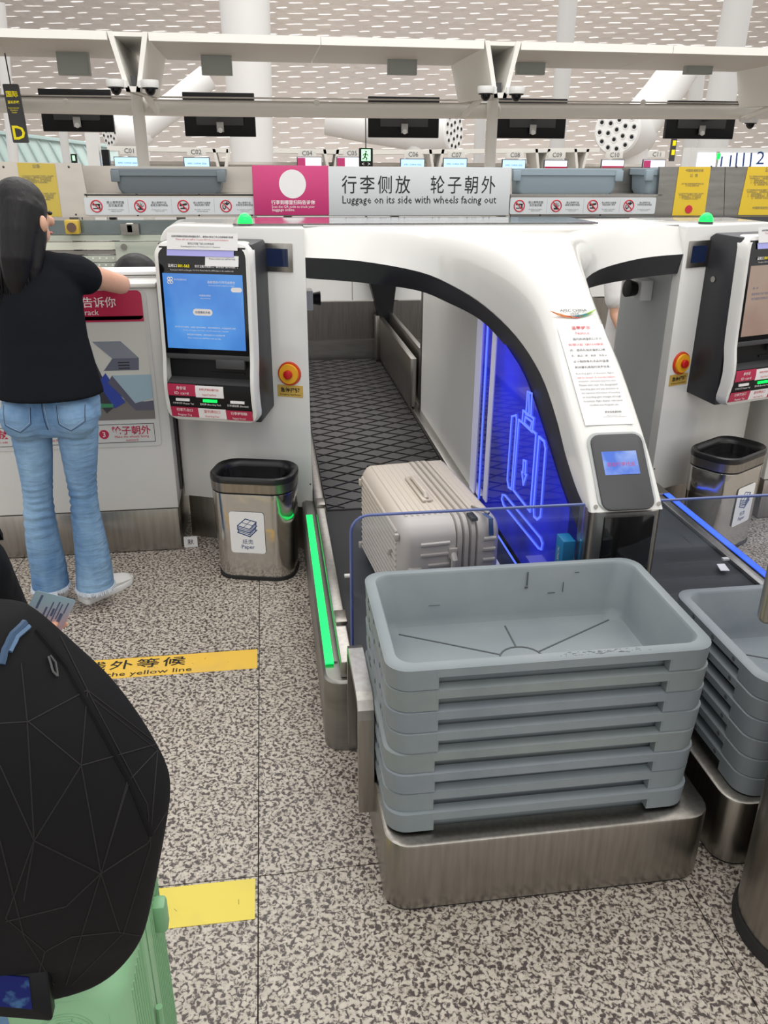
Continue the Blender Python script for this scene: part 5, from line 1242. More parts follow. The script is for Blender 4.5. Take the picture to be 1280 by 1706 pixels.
# ------------------------------------------------------------------ glass screens
def glass_screen(x0, x1, label, roundleft):
    t = thing('glass_screen', label, 'glass screen', ((x0 + x1) / 2, 1.945, .25), 'glass screens at the conveyor ends')
    z0, z1 = .248, .752; r = .05
    outl = [(x0, z0), (x1, z0)]
    if roundleft: outl += [(x1, z1), ] + [(x0 + r - r * math.sin(math.radians(a)), z1 - r + r * math.cos(math.radians(a))) for a in range(0, 91, 15)]
    else: outl += [(x1 - r + r * math.sin(math.radians(a)), z1 - r + r * math.cos(math.radians(a))) for a in range(90, -1, -15)] + [(x0, z1)]
    MB().loft([[(x, 1.990, z) for x, z in outl], [(x, 2.000, z) for x, z in outl]]).build('pane', GLASS, t, smooth=False)
    pth = outl[2:] if roundleft else outl[1:]
    pth = pth + [(x0, z0)] if roundleft else pth
    rr = MB(); rr.tube([(x, 1.995, z) for x, z in pth], .0045, 6); rr.build('polished_edge', GLASSEDGE, t)
    MB().box((x0 + .02, 1.982, z0 - .002), (x1 - .02, 2.008, z0 + .014)).build('clamp_rail', STEELD, t)
    return t
glass_screen(.192, .845, 'clear glass screen between the cream suitcase and the big tray stack', True)
glass_screen(1.06, 1.72, 'clear glass screen behind the right-hand tray stack', False)

# ------------------------------------------------------------------ cream suitcase lying on the first belt
def cream_case():
    Lh, Wd, Ht = .60, .325, .355
    c = Vector(((.31 + .374 + .689 + .605) / 4, 2.51, .264)); rz = math.radians(6.0)
    t = thing('suitcase', 'cream ribbed hard suitcase lying on its long side on the belt', 'suitcase', tuple(c))
    # local: x = thickness (Wd), y = length, z = height above belt
    def R(x, d, r=.05):   # cross-section ring in (y,z) at x
        return [(x, y, z + Ht / 2) for y, z in rrect(0, 0, Lh - 2 * d, Ht - 2 * d, r, 7)]
    h = Wd / 2; xm = .045      # shell split
    m = MB().loft([R(-h, .045, .03), R(-h + .006, .022, .045), R(-h + .02, .006, .055), R(-h + .035, 0, .06), R(xm - .035, 0, .06), R(xm - .033, .004, .058)], True, True, True); m.build('large_shell', CREAM, t, world=False, smooth=40)
    m = MB().loft([R(xm + .035, .004, .058), R(xm + .037, 0, .06), R(h - .035, 0, .06), R(h - .02, .006, .055), R(h - .006, .022, .045), R(h, .045, .03)], True, True, True); m.build('small_shell', CREAM, t, world=False, smooth=40)
    m = MB()
    for x in (-.022, 0, .022): m.loft([R(xm + x - .009, .003, .058), R(xm + x - .006, -.003, .062), R(xm + x + .006, -.003, .062), R(xm + x + .009, .003, .058)], True, True, True)
    m.build('frame_band', CREAM2, t, world=False, smooth=40)
    rib = MB()
    # ribs along the top
    for k in range(8):
        x = -h + .035 + k * .0185
        rib.tube([(x, -Lh / 2 + .075, Ht + .0), (x, Lh / 2 - .055, Ht - .001)], [(.0045, .0030)] * 2, 6)
    for k in range(3):
        x = xm + .048 + k * .018; rib.tube([(x, -Lh / 2 + .06, Ht - .001), (x, Lh / 2 - .055, Ht - .001)], .0035, 6)
    # ribs on the left face (large shell front)
    for k in range(15):
        z = .04 + k * .0195
        rib.tube([(-h + .001, -Lh / 2 + .06, z), (-h + .001, Lh / 2 - .05, z)], .005, 6)
    # ribs on the near end
    for k in range(7):
        z = Ht - .065 - k * .036
        rib.tube([(-h + .060 if k < 2 else -h + .085, -Lh / 2 - .001, z), (xm - .055, -Lh / 2 - .001, z)], .006, 6); rib.tube([(xm + .055, -Lh / 2 - .001, z), (xm + .095, -Lh / 2 - .001, z)], .006, 6)
    rib.build('shell_rib', CREAM, t, world=False, kind='stuff')
    m = MB().box((-.028 - .02, -.13, Ht + .001), (-.002 - .01, .09, Ht + .010)); m.build('handle_plate', CREAM2, t, bevel=.004, world=False)
    hd = MB().tube([(-.03, -.11, Ht + .008), (-.03, -.10, Ht + .02), (-.03, .05, Ht + .02), (-.03, .07, Ht + .008)], .008, 8); hd.build('side_handle', CREAM, t, world=False)
    for y in (-.12, .075): MB().disc((-.03, y, Ht + .009), (0, 0, 1), .005, .003, 10).build('rivet', STEELD, t, world=False)
    m = MB().box((-h + .02, -Lh / 2 - .010, .0), (-h + .066, -Lh / 2 + .02, Ht - .14)); m.build('corner_guard', CREAM2, t, bevel=.008, world=False)
    m = MB().tube([(.0, -Lh / 2 - .003, Ht - .10), (.0, -Lh / 2 - .022, Ht - .115), (.0, -Lh / 2 - .022, Ht - .25), (.0, -Lh / 2 - .003, Ht - .27)], (.011), 8); m.build('carry_handle', CREAM2, t, world=False)
    for z in (Ht - .10, Ht - .27): MB().box((-.014, -Lh / 2 - .012, z - .018), (.014, -Lh / 2, z + .018)).build('handle_mount', CREAM2, t, bevel=.004, world=False)
    m = MB().box((xm + .012, -Lh / 2 + .0, Ht - .004), (xm + .034, -Lh / 2 + .05, Ht + .008)); m.build('lock', BLACK, t, bevel=.003, world=False)
    MB().tube([(xm + .045, -Lh / 2 + .09, Ht + .008), (xm + .06, -Lh / 2 + .05, Ht + .014), (xm + .075, -Lh / 2 + .02, Ht + .010)], .005, 8).build('zip_puller', STEELD, t, world=False)
    MB().strip([(xm + .062, -Lh / 2 + .03, Ht + .008), (xm + .072, -Lh / 2 - .004, Ht + .004), (xm + .074, -Lh / 2 - .012, Ht - .05)], (.014, 0, 0), (0, -.004, .001)).build('tag_strap', NAVY, t, world=False)
    for y, z in ((-Lh / 2 + .09, .09), (-Lh / 2 + .04, Ht - .05), (-Lh / 2 + .12, .22), (Lh / 2 - .05, Ht - .06), (Lh / 2 - .04, .04)):
        MB().box((-h - .012, y - .008, z - .012), (-h + .001, y + .008, z + .012)).build('stud_foot', CREAM2, t, bevel=.003, world=False)
    for y in (Lh / 2,):
        for z in (.05, Ht - .05):
            for x in (-h + .05, h - .05):
                MB().tube([(x - .011, y + .025, z), (x + .011, y + .025, z)], .024, 16).build('wheel', RUBBER, t, world=False)
                MB().box((x - .018, y - .004, z - .014), (x + .018, y + .022, z + .014)).build('wheel_fork', CREAM2, t, world=False, bevel=.003)
    t.rotation_euler.z = rz
cream_case()

# ------------------------------------------------------------------ bins
def bin_(loc, rz, label, face_):
    t = thing('litter_bin', label, 'bin', loc, 'paper bins')
    w_, d_, hh = .345, .235, .455
    R = lambda k, z, d=0: [(x, y, z) for x, y in rrect(0, 0, w_ * k - 2 * d, d_ * k - 2 * d, .085 * k - d * .5, 8)]
    MB().loft([R(.93, .014), R(.99, .385), R(.985, .388)], True, True, True).build('steel_body', STEELB, t, world=False, smooth=40)
    MB().loft([R(.955, .0), R(.955, .016), R(.94, .018)], True, True, True).build('rubber_base', RUBBER, t, world=False, smooth=40)
    MB().loft([R(.975, .386), R(.975, .398)], True, True, True).build('shadow_gap', BLACK, t, world=False)
    MB().loft([R(1.0, .396), R(1.01, .436), R(.99, .438), R(.93, .43)], True, True, False).build('steel_collar', STEEL, t, world=False, smooth=40)
    MB().loft([R(1.012, .434), R(1.02, .443), R(1.01, .457), R(.97, .462), R(.93, .456, .006), R(.905, .44, .010), R(.86, .30, .02), R(.80, .10, .03)], True, False, True).build('black_rim', mat('bin_black', (.014, .014, .015), .32), t, world=False, smooth=40)
    pk = Plane((-.085 if face_ > 0 else .03, -d_ / 2 * .985 - .0015, .13), XP, Vector((0, -.012, 1)))
    b = MB(); pk.rslab(b, 0, 0, .145, .185, .012, 0, .0012); st_ = b.build('sticker', PAPER, t, world=False)
    LOC[st_.name] = Vector((0, 0, 0)); LOC[t.name] = Vector((0, 0, 0))
    pk.text(st_, '纸类', .0725, .052, NAVY, w_=.045, z=.0012, off=.0006); pk.text(st_, 'Paper', .0725, .026, NAVY, w_=.055, z=.0012, off=.0006, bold=.01)
    b = MB(); cx, cy = .0725, .115
    top = [(cx - .040, cy + .008), (cx - .005, cy + .040), (cx + .040, cy + .028), (cx + .010, cy - .006)]
    pk.line(b, top, .0035, .0012, .002, True); pk.line(b, [((top[0][0] + top[3][0]) / 2, (top[0][1] + top[3][1]) / 2), ((top[1][0] + top[2][0]) / 2, (top[1][1] + top[2][1]) / 2)], .002, .0012, .002)
    pk.line(b, [((top[0][0] + top[1][0]) / 2, (top[0][1] + top[1][1]) / 2), ((top[3][0] + top[2][0]) / 2, (top[3][1] + top[2][1]) / 2)], .002, .0012, .002)
    for k in range(1, 5):
        o_ = .0075 * k; pk.line(b, [(cx - .040 + (k % 2) * .003, cy + .008 - o_), (cx + .010, cy - .006 - o_ * 1.1), (cx + .040 - (k % 2) * .003, cy + .028 - o_ * 1.2)], .0028 if k % 2 else .0045, .0012, .002)
    pk.line(b, [(cx - .040, cy + .008), (cx - .036, cy - .022)], .003, .0012, .002); pk.line(b, [(cx + .040, cy + .028), (cx + .034, cy - .012)], .003, .0012, .002)
    b.build('paper_stack_pictogram', NAVY, st_, world=False)
    # liner bag and scraps
    MB().loft([[(x * (1 + .05 * math.sin(i * 2.1 + k)), y * (1 + .05 * math.cos(i * 1.7 + k)), z) for i, (x, y, z) in enumerate(R(.84 - k * .03, .44 - k * .06, .02))] for k in range(5)], True, False, True).build('liner_bag', mat('liner_black', (.02, .02, .022), .25), t, world=False)
    MB().box((-.07, .0, .33), (.02, .03, .345)).build('paper_scrap', PAPER, t, world=False)
    LOC[t.name] = Vector(loc); t.rotation_euler.z = rz
    return t
bn1 = bin_((-.088, 3.205, 0), math.radians(-14), 'oval steel paper bin under the kiosk with the blue screen', 1)
bn2 = bin_((2.015, 3.225, 0), math.radians(31), 'oval steel paper bin at right beyond the blue light strip', 1)
o = MB().tube([atz(385, 965, .002), atz(392, 957, .002)], .0015, 5).build('thread_scrap', PAPER); tag(o, 'tiny white thread on the floor before the left bin', 'scrap')

# ------------------------------------------------------------------ yellow floor strips
def tape(x0, x1, y0, y1, m, label, txt):
    t = thing('floor_marking', label, 'floor marking', ((x0 + x1) / 2, (y0 + y1) / 2, 0), 'yellow floor markings')
    MB().box((x0, y0, -.001), (x1, y1, .0012)).build('tape', m, t)
    if txt:
        pl = Plane((x0, y0, .0012), XP, YP); hh = y1 - y0
        pl.text(t, '请在黄线外等候', x1 - x0 - .27 - .29, hh * .66, INK, w_=.62, h=hh * .46, bold=.006, spacing=1.2); pl.text(t, 'Please wait behind the yellow line', x1 - x0 - .225 - .33, hh * .16, INK, w_=.66, h=hh * .26)
    cr = MB()
    for k in range(14):
        x = random.uniform(x0 + .1, x1 - .02); y = random.uniform(y0 + .01, y1 - .03); a = random.uniform(0, 3); l_ = random.uniform(.004, .022)
        cr.hexa([(x, y, .0011), (x + .001, y, .0011), (x + .001 + l_ * math.cos(a) * .5, y + l_ * abs(math.sin(a)), .0011), (x + l_ * math.cos(a) * .5, y + l_ * abs(math.sin(a)), .0011)],
                [(x, y, .0015), (x + .001, y, .0015), (x + .001 + l_ * math.cos(a) * .5, y + l_ * abs(math.sin(a)), .0015), (x + l_ * math.cos(a) * .5, y + l_ * abs(math.sin(a)), .0015)])
    cr.build('scratch', mat('dark_scratch', (.12, .09, .03), .7), t, kind='stuff')
tape(-1.15, -.099, 2.437, 2.558, YELFLOOR, 'orange-yellow floor tape with the wait behind the line text', True)
tape(-1.3, -.100, 1.402, 1.520, YELFLOOR2, 'lemon-yellow floor tape nearest the green suitcase', False)

# ------------------------------------------------------------------ stainless column at the right frame edge
sp = thing('queue_terminal', 'tall brushed steel terminal column at the lower right edge', 'terminal', (1.26, 1.20, 0))
R = lambda k, z: [(x, y, z) for x, y in rrect(1.255, 1.20, .50 * k, .31 * k, .15 * k, 10)]
MB().loft([R(1, .03), R(1, 1.05), R(.97, 1.07)]).build('steel_column', STEEL, sp, smooth=40)
MB().loft([R(1.03, 0), R(1.035, .02), R(1.02, .034)]).build('rubber_base', RUBBER, sp, smooth=40)
hb_ = aty(1261, 1000, 1.13)
MB().box((hb_.x, 1.10, aty(1272, 1045, 1.10).z), (1.2, 1.13, 1.04)).build('head_casing', STEELH, sp, bevel=.013, seg=4)
MB().box((hb_.x + .006, 1.092, aty(1272, 1045, 1.10).z + .010), (1.19, 1.101, 1.03)).build('dark_screen', GLOSSB, sp, bevel=.004)

# ------------------------------------------------------------------ people
def hand_chains(w0, d, up, s=1.0, curl=.5, thumb=1):
    """hand from wrist w0 along d; up = back of hand normal; returns chains"""
    w0 = Vector(w0); d = Vector(d).normalized(); up = Vector(up); up = (up - d * up.dot(d)).normalized(); sd = d.cross(up)
    ch = [[(w0, (.022 * s, .026 * s)), (w0 + d * .035 * s, (.018 * s, .036 * s)), (w0 + d * .08 * s, (.014 * s, .040 * s))]]
    ch = [[(w0, .022 * s), (w0 + d * .03 * s, .025 * s)]]
    for i, (off, ln) in enumerate(((-.030, .070), (-.010, .078), (.010, .073), (.029, .058))):
        b0 = w0 + sd * off * .5 * s; b = w0 + d * .085 * s + sd * off * s
        ch.append([(b0, .016 * s), (b, .0105 * s)])
        p = b; dd = d.copy(); c = [(p, .0095 * s)]
        for j, f in enumerate((.45, .3, .25)):
            dd = (dd - up * curl * (.6 + .3 * j)).normalized(); p = p + dd * ln * f * s; c.append((p, (.009 - .0008 * j) * s))
        ch.append(c)
    t0 = w0 + d * .03 * s - sd * thumb * .02 * s
    ch.append([(t0, .013 * s), (t0 + (d * .6 - sd * thumb * .8).normalized() * .035 * s - up * .008, .011 * s), (t0 + (d * .9 - sd * thumb * .5).normalized() * .068 * s - up * .02 * s, .009 * s)])
    return ch

# woman in the black T-shirt
WX, WY = -.785, 2.98
wm = thing('person', 'woman with a black ponytail, black T-shirt and light blue flared jeans, leaning on the desk', 'person', (WX, WY, 0))
headc = aty(42, 360, 3.10)
neck = headc + Vector((.0, -.02, -.11))
shR = Vector((WX + .120, WY + .10, 1.265)); shL = Vector((WX - .155, WY + .10, 1.265))
elR = aty(202, 474, 3.22); haR = Vector((WX + .08, 3.52, 1.208))
elL = Vector((WX - .35, 3.24, 1.21)); haL = Vector((WX - .14, 3.53, 1.208))
def jring(rows):
    out = []
    for (y, xa, xb) in rows:
        p = aty((xa + xb) / 2, y, WY); a = (aty(xb, y, WY) - aty(xa, y, WY)).length / 2; out.append((p, a, a * 1.05))
    return out
lgL = jring([(700, 16, 84), (730, 20, 87), (765, 28, 88), (800, 35, 88), (830, 39, 88), (860, 40, 92), (900, 43, 100), (940, 50, 110), (976, 54, 116)])
lgR = jring([(700, 93, 164), (730, 97, 164), (765, 104, 163), (800, 111, 161), (830, 117, 163), (860, 119, 168), (900, 123, 178), (940, 126, 186), (976, 127, 191)])
def inner(rows): return [(p, a * .66) for p, a, b_ in rows[:-1]] + [(rows[-1][0] + Vector((0, 0, .0)), .04)]
fR, fL = lgR[-1][0], lgL[-1][0]; sq = atz(162, 985, 0.02)
ch = [[(Vector((WX, WY + .01, .86)), (.13, .085)), (Vector((WX - .01, WY + .03, 1.02)), (.115, .08)), (Vector((WX - .015, WY + .06, 1.18)), (.12, .08)), (Vector((WX - .01, WY + .09, 1.25)), (.10, .06))],
      [(Vector((WX - .01, WY + .09, 1.24)), .055), (neck, .046), (headc - Vector((0, 0, .04)), .045)],
      [(shL, .045), (shR, .045)],
      [(shR, .045), (shR.lerp(elR, .5), .040), (elR, .036), (elR.lerp(haR, .4), .036), (haR, .024)], [(shL, .045), (shL.lerp(elL, .5), .040), (elL, .036), (elL.lerp(haL, .4), .036), (haL, .024)],
      inner(lgR), inner(lgL),
      [(fR, .028), (Vector((sq.x + .005, sq.y - .01, .050)), .024), (Vector((sq.x + .05, sq.y + .045, .040)), .020)], [(fL, .028), (Vector((fL.x, fL.y - .01, .050)), .024), (Vector((fL.x - .008, fL.y + .06, .040)), .020)]]
ch += hand_chains(haR, (-1, .3, 0), (0, 0, 1), .9, .25, -1) + hand_chains(haL, (1, .3, 0), (0, 0, 1), .9, .25, 1)
FD = Vector((.8, .6, 0)).normalized(); FS = Vector((FD.y, -FD.x, 0))      # where the face looks, and its right-hand side
blob('body', ch, SKIN, wm, .0065, 4, balls=[(headc, (.074, .085, .105)), (headc + FD * .03 + Vector((0, 0, -.06)), (.045, .045, .04)), (headc + FD * .088 + Vector((0, 0, -.02)), (.013, .013, .018)), (headc + FS * .104 + FD * .012 + Vector((0, 0, -.020)), (.016, .016, .030)), (headc - FS * .076 + Vector((0, 0, -.015)), (.010, .016, .028))])
for sx in (-1, 1):
    MB().ball(headc + FD * .074 + FS * sx * .03 + Vector((0, 0, .008)), (.009, .009, .006)).build('eye', INK, wm)
MB().ball(headc + FD * .076 + Vector((0, 0, -.058)), (.012, .012, .005)).build('mouth', mat('lip', (.5, .14, .13), .5), wm)
hd0 = headc
hr_ = [[(hd0 + Vector((0, -.045, .02)), .082), (hd0 + Vector((-.01, -.085, -.05)), .066), (hd0 + Vector((-.02, -.11, -.13)), .058), (hd0 + Vector((-.03, -.115, -.20)), .045), (hd0 + Vector((-.035, -.12, -.26)), .025), (hd0 + Vector((-.04, -.12, -.30)), .010)],
       [(hd0 + Vector((-.05, -.04, .0)), .05), (hd0 + Vector((-.065, -.06, -.10)), .045), (hd0 + Vector((-.075, -.10, -.19)), .033), (hd0 + Vector((-.08, -.115, -.26)), .012)],
       [(hd0 + Vector((.04, -.05, .02)), .045), (hd0 + Vector((.045, -.07, -.07)), .032), (hd0 + Vector((.03, -.10, -.16)), .026), (hd0 + Vector((.02, -.115, -.23)), .010)]]
blob('hair', hr_, HAIR, wm, .0055, 3, balls=[(hd0 + Vector((-.010, -.022, .030)), (.090, .092, .096)), (hd0 + Vector((-.03, -.10, .005)), (.03, .02, .022))])
ln_ = MB()
for k in range(70):
    a = random.uniform(-1.5, 1.0); x = math.sin(a) * .07 - .02; y = -.085 - math.cos(a) * .035
    ln_.tube([hd0 + Vector((x * .8, y + .012, .0)), hd0 + Vector((x * .95 - .005, y - .018, -.12)), hd0 + Vector((x * random.uniform(.6, 1.1) - .015, y - .028, -.22 - random.uniform(0, .04))), hd0 + Vector((x * random.uniform(.4, 1.3) - .02, y - .026, -.26 - random.uniform(0, .08)))], [.003, .003, .0018, .0005], 4)
ln_.build('hair_strand', HAIR, wm, kind='stuff')
# T-shirt
hemz = aty(90, 668, WY - .1).z
blob('t_shirt', [[(shL + Vector((.03, 0, 0)), .060), (Vector((WX - .01, WY + .09, 1.285)), .062), (shR - Vector((.03, 0, 0)), .060)],
                 [(shR - Vector((.04, 0, .0)), .066), (shR.lerp(elR, .08) + Vector((0, 0, -.005)), .066), (shR.lerp(elR, .20) + Vector((0, 0, -.01)), .063)], [(shL + Vector((.04, 0, .0)), .066), (shL.lerp(elL, .08), .066), (shL.lerp(elL, .20), .063)]], SHIRT, wm, .0075, 3,
     lofts=[[(Vector((WX - .0, WY - .005, hemz)), .188, .140), (Vector((WX, WY + .0, .90)), .178, .132), (Vector((WX, WY + .015, .97)), .164, .124), (Vector((WX - .003, WY + .03, 1.05)), .152, .118), (Vector((WX - .005, WY + .05, 1.13)), .148, .118), (Vector((WX - .01, WY + .07, 1.20)), .152, .110), (Vector((WX - .015, WY + .085, 1.26)), .140, .09), (Vector((WX - .015, WY + .09, 1.31)), .085, .062), (Vector((WX - .012, WY + .09, 1.335)), .062, .052)]])
# jeans
def jeans_mesh():
    mb = MB()
    for c_ in (lgR, lgL): mb.loft([ellring(p, a, b_) for p, a, b_ in c_])
    mb.loft([ellring(Vector((WX + dx, WY + .012, z)), a, b_) for z, dx, a, b_ in ((.715, .0, .10, .09), (.735, -.004, .145, .105), (.77, -.004, .168, .115), (.83, -.002, .170, .115), (.93, 0, .145, .095))])
    for sx in (-1, 1): mb.ball((WX - .005 + sx * .082, WY - .048, .785), (.084, .070, .085), 20, 14)
    me = bpy.data.meshes.new('jeans'); me.from_pydata(mb.v, [], mb.f); me.update()
    bm = bmesh.new(); bm.from_mesh(me); bmesh.ops.recalc_face_normals(bm, faces=bm.faces); bm.to_mesh(me); bm.free()
    o = bpy.data.objects.new('tmp', me); COL.objects.link(o); r = o.modifiers.new('r', 'REMESH'); r.mode = 'VOXEL'; r.voxel_size = .0065
    s = o.modifiers.new('s', 'SMOOTH'); s.iterations = 3
    dg = bpy.context.evaluated_depsgraph_get(); dg.update(); me2 = bpy.data.meshes.new_from_object(o.evaluated_get(dg)); bpy.data.objects.remove(o)
    from mathutils import noise as nz
    ns = [v.normal.copy() for v in me2.vertices]
    for v, n_ in zip(me2.vertices, ns):
        z = v.co.z; kn = math.exp(-((z - .44) / .07) ** 2) * .0055 + math.exp(-((z - .715) / .03) ** 2) * .005 + .0008
        w_ = math.sin(z * 200 + 7 * nz.noise(v.co * 8)) * kn * (.35 + 1.1 * max(-.3, nz.noise(v.co * 11)))
        v.co = v.co + Vector((n_.x, n_.y, 0)) * w_ - LOC[wm.name]
    me2.materials.append(DENIM); me2.shade_smooth(); o = bpy.data.objects.new('jeans', me2); COL.objects.link(o); o.parent = wm; LOC[o.name] = LOC[wm.name]; return o
jn = jeans_mesh()
jb = BVHTree.FromObject(jn, bpy.context.evaluated_depsgraph_get())
def on_jeans(x, z):
    h = jb.ray_cast(Vector((x, WY - .6, z)) - LOC[wm.name], Vector((0, 1, 0)))
    return (h[0] + LOC[wm.name] + Vector((0, -.0012, 0))) if h[0] else None
NAVYT = mat('navy_stitch', (.02, .05, .14), .7); PALET = mat('pale_stitch', (.30, .40, .5), .7)
def stitch(pts, m, parent, r=.0018, name='stitching'):
    out = []
    for (a_, b_) in zip(pts, pts[1:]):
        for k in range(12):
            f = k / 12; q = on_jeans(WX + a_[0] + (b_[0] - a_[0]) * f, a_[1] + (b_[1] - a_[1]) * f)
            if q: out.append(q)
    if len(out) > 2: MB().tube(out, r, 5).build(name, m, parent)
for sx in (-1, 1):
    c0 = -.005 + sx * .09
    for d, m_ in ((0, NAVYT), (.006, PALET)):
        stitch([(c0 - .045 + d * .5, .84), (c0 - .043 + d * .5, .775 + d), (c0 - sx * .005, .750 + d), (c0 + .045 - d * .5, .780 + d), (c0 + .048 - d * .5, .84)], m_, jn, .0011)
stitch([(-.008, .86), (-.006, .79), (.0, .75)], NAVYT, jn, .0016); stitch([(.0, .86), (.002, .79), (.006, .75)], PALET, jn, .0011)
# frayed hems
for c_ in (lgR, lgL):
    p, a, b_ = c_[-1]; fr2 = MB()
    for k in range(170):
        an = 2 * PI * k / 170 + random.uniform(-.02, .02); q = Vector((p.x + a * math.cos(an), p.y + b_ * math.sin(an), p.z))
        o_ = Vector((math.cos(an) * random.uniform(-.002, .008), math.sin(an) * random.uniform(-.002, .008), -random.uniform(.004, .014)))
        fr2.tube([q + Vector((0, 0, .007)), q + o_ * .5, q + o_], [.0025, .002, .0006], 4)
    fr2.build('frayed_hem', FRAY, jn, kind='stuff')
# shoes
def shoe(x, y, rz, nm='shoe'):
    c = Vector((x, y, 0)); rot = Matrix.Rotation(rz, 3, 'Z')
    def ring(yy, w_, z1, z0=0.012): return [c + rot @ Vector((w_ * math.cos(a) * (1 if math.sin(a) < .3 else .8), yy, z0 + (z1 - z0) * (.5 + .5 * math.sin(a)))) for a in [2 * PI * k / 16 for k in range(16)]]
    MB().loft([ring(-.075, .026, .062), ring(-.07, .034, .075), ring(-.03, .038, .08), ring(.03, .040, .075), ring(.09, .043, .060), ring(.13, .038, .048), ring(.155, .024, .036), ring(.162, .008, .026)]).build(nm, SHOE, wm, smooth=60)
    MB().loft([[c + rot @ Vector((sx * w_, yy, z)) for sx, z in ((-1, 0.0), (1, 0.0), (1, .024), (-1, .024))] for yy, w_ in ((-.08, .028), (-.07, .036), (.03, .042), (.09, .046), (.14, .036), (.168, .012))]).build('shoe_sole', PAPER, wm, bevel=.004)
sq = atz(162, 985, 0.02)
shoe(sq.x + .005, sq.y + .0, math.radians(-42)); shoe(fL.x, fL.y, math.radians(8))

# seated clerk behind the left desk
hc = aty(228, 462, 4.10); DY = .12
cl = thing('person', 'seated clerk behind the left desk, only black hair showing', 'person', (-.56, 4.120, 0))
blob('body', [[(Vector((-.56, 4.240, .50)), (.15, .11)), (Vector((-.56, 4.200, .80)), (.15, .10)), (Vector((-.56, 4.160, .97)), (.10, .07))], [(Vector((-.56, 4.150, .97)), .05), (hc - Vector((0, 0, .05)), .05)],
              [(Vector((-.40, 4.160, .93)), .05), (Vector((-.34, 4.220, .75)), .042), (Vector((-.42, 4.340, .72)), .03)], [(Vector((-.72, 4.160, .93)), .05), (Vector((-.78, 4.220, .75)), .042), (Vector((-.70, 4.340, .72)), .03)],
              [(Vector((-.64, 4.240, .50)), .08), (Vector((-.66, 4.620, .48)), .06), (Vector((-.66, 4.640, .06)), .045), (Vector((-.66, 4.720, .03)), .03)], [(Vector((-.48, 4.240, .50)), .08), (Vector((-.46, 4.620, .48)), .06), (Vector((-.46, 4.640, .06)), .045), (Vector((-.46, 4.720, .03)), .03)]]
     + hand_chains((-.42, 4.340, .72), (-.2, 1, 0), (0, 0, 1), .9, .3, 1) + hand_chains((-.70, 4.340, .72), (.2, 1, 0), (0, 0, 1), .9, .3, -1), SKIN, cl, .009, 3, balls=[(hc, (.074, .09, .10)), (hc + Vector((0, .085, -.02)), (.014, .018, .018))])
blob('hair', [[(hc + Vector((-.04, -.01, -.03)), .05), (hc + Vector((.04, -.01, -.03)), .05)]], HAIR, cl, .006, 3, balls=[(hc + Vector((0, -.012, .02)), (.102, .098, .092))])
blob('uniform_shirt', [[(Vector((-.56, 4.240, .52)), (.17, .13)), (Vector((-.56, 4.200, .80)), (.17, .12)), (Vector((-.56, 4.160, .95)), (.12, .085))], [(Vector((-.41, 4.160, .92)), .062), (Vector((-.71, 4.160, .92)), .062)], [(Vector((-.41, 4.160, .92)), .062), (Vector((-.355, 4.210, .80)), .055)], [(Vector((-.71, 4.160, .92)), .062), (Vector((-.765, 4.210, .80)), .055)]], SHIRT, cl, .01, 3)
ch_ = thing('office_chair', 'dark stool under the seated clerk behind the left desk', 'chair', (-.56, 4.270, 0))
MB().disc((-.56, 4.270, .36), (0, 0, 1), .2, .06, 24).build('seat', CHAR, ch_); MB().tube([(-.56, 4.270, .03), (-.56, 4.270, .36)], .03, 10).build('stem', STEELD, ch_); MB().disc((-.56, 4.270, 0), (0, 0, 1), .22, .03, 20, .1).build('base', STEELD, ch_)

# staff member in a white shirt seen through the right opening
sx0, sy = 1.85, 4.75
sf = thing('person', 'staff member in a white shirt and dark skirt behind the right opening', 'person', (sx0, sy, 0))
sl_ = aty(1016, 498, sy)            # middle of the sleeve seen through the opening
hd_ = Vector((sl_.x + .19, sy + .02, 1.19))
tc_ = Vector((sl_.x + .18, sy + .03, .8))
shA = Vector((sl_.x + .01, sy, 1.03)); eA = Vector((sl_.x + .03, sy - .05, .80)); hA = Vector((sl_.x + .06, sy - .20, .64))
shB = Vector((sl_.x + .35, sy, 1.03)); eB = Vector((sl_.x + .40, sy - .05, .80)); hB = Vector((sl_.x + .30, sy - .26, .64))
legs_ = []
for dx in (-.09, .09): legs_.append([(Vector((tc_.x + dx, sy + .02, .50)), .085), (Vector((tc_.x + dx, sy - .38, .48)), .058), (Vector((tc_.x + dx, sy - .40, .07)), .04), (Vector((tc_.x + dx, sy - .50, .035)), .03)])
blob('body', [[(Vector((tc_.x, sy + .04, .50)), (.14, .11)), (Vector((tc_.x, sy + .03, .8)), (.12, .09)), (Vector((tc_.x, sy + .02, .98)), (.11, .06))], [(Vector((tc_.x, sy + .02, 1.0)), .05), (hd_ + Vector((0, 0, -.06)), .045)],
              [(shA, .045), (shB, .045)], [(shA, .045), (eA, .038), (hA, .025)], [(shB, .045), (eB, .038), (hB, .025)]] + legs_
     + hand_chains(hA, (.3, -1, 0), (0, 0, 1), .9, .25, -1) + hand_chains(hB, (-.3, -1, 0), (0, 0, 1), .9, .25, 1), SKIN, sf, .009, 3, balls=[(hd_, (.073, .088, .10)), (hd_ + Vector((0, -.086, -.02)), (.013, .018, .018))])
blob('white_shirt', [[(shA, .062), (shB, .062)], [(shA, .064), (shA.lerp(eA, .66), .062)], [(shB, .064), (shB.lerp(eB, .66), .062)]], WSHIRT, sf, .009, 3,
     lofts=[[(Vector((tc_.x, sy + .04, .56)), .17, .14), (Vector((tc_.x, sy + .03, .8)), .16, .12), (Vector((tc_.x, sy + .02, 1.0)), .15, .09), (Vector((tc_.x, sy + .02, 1.07)), .08, .06)]])
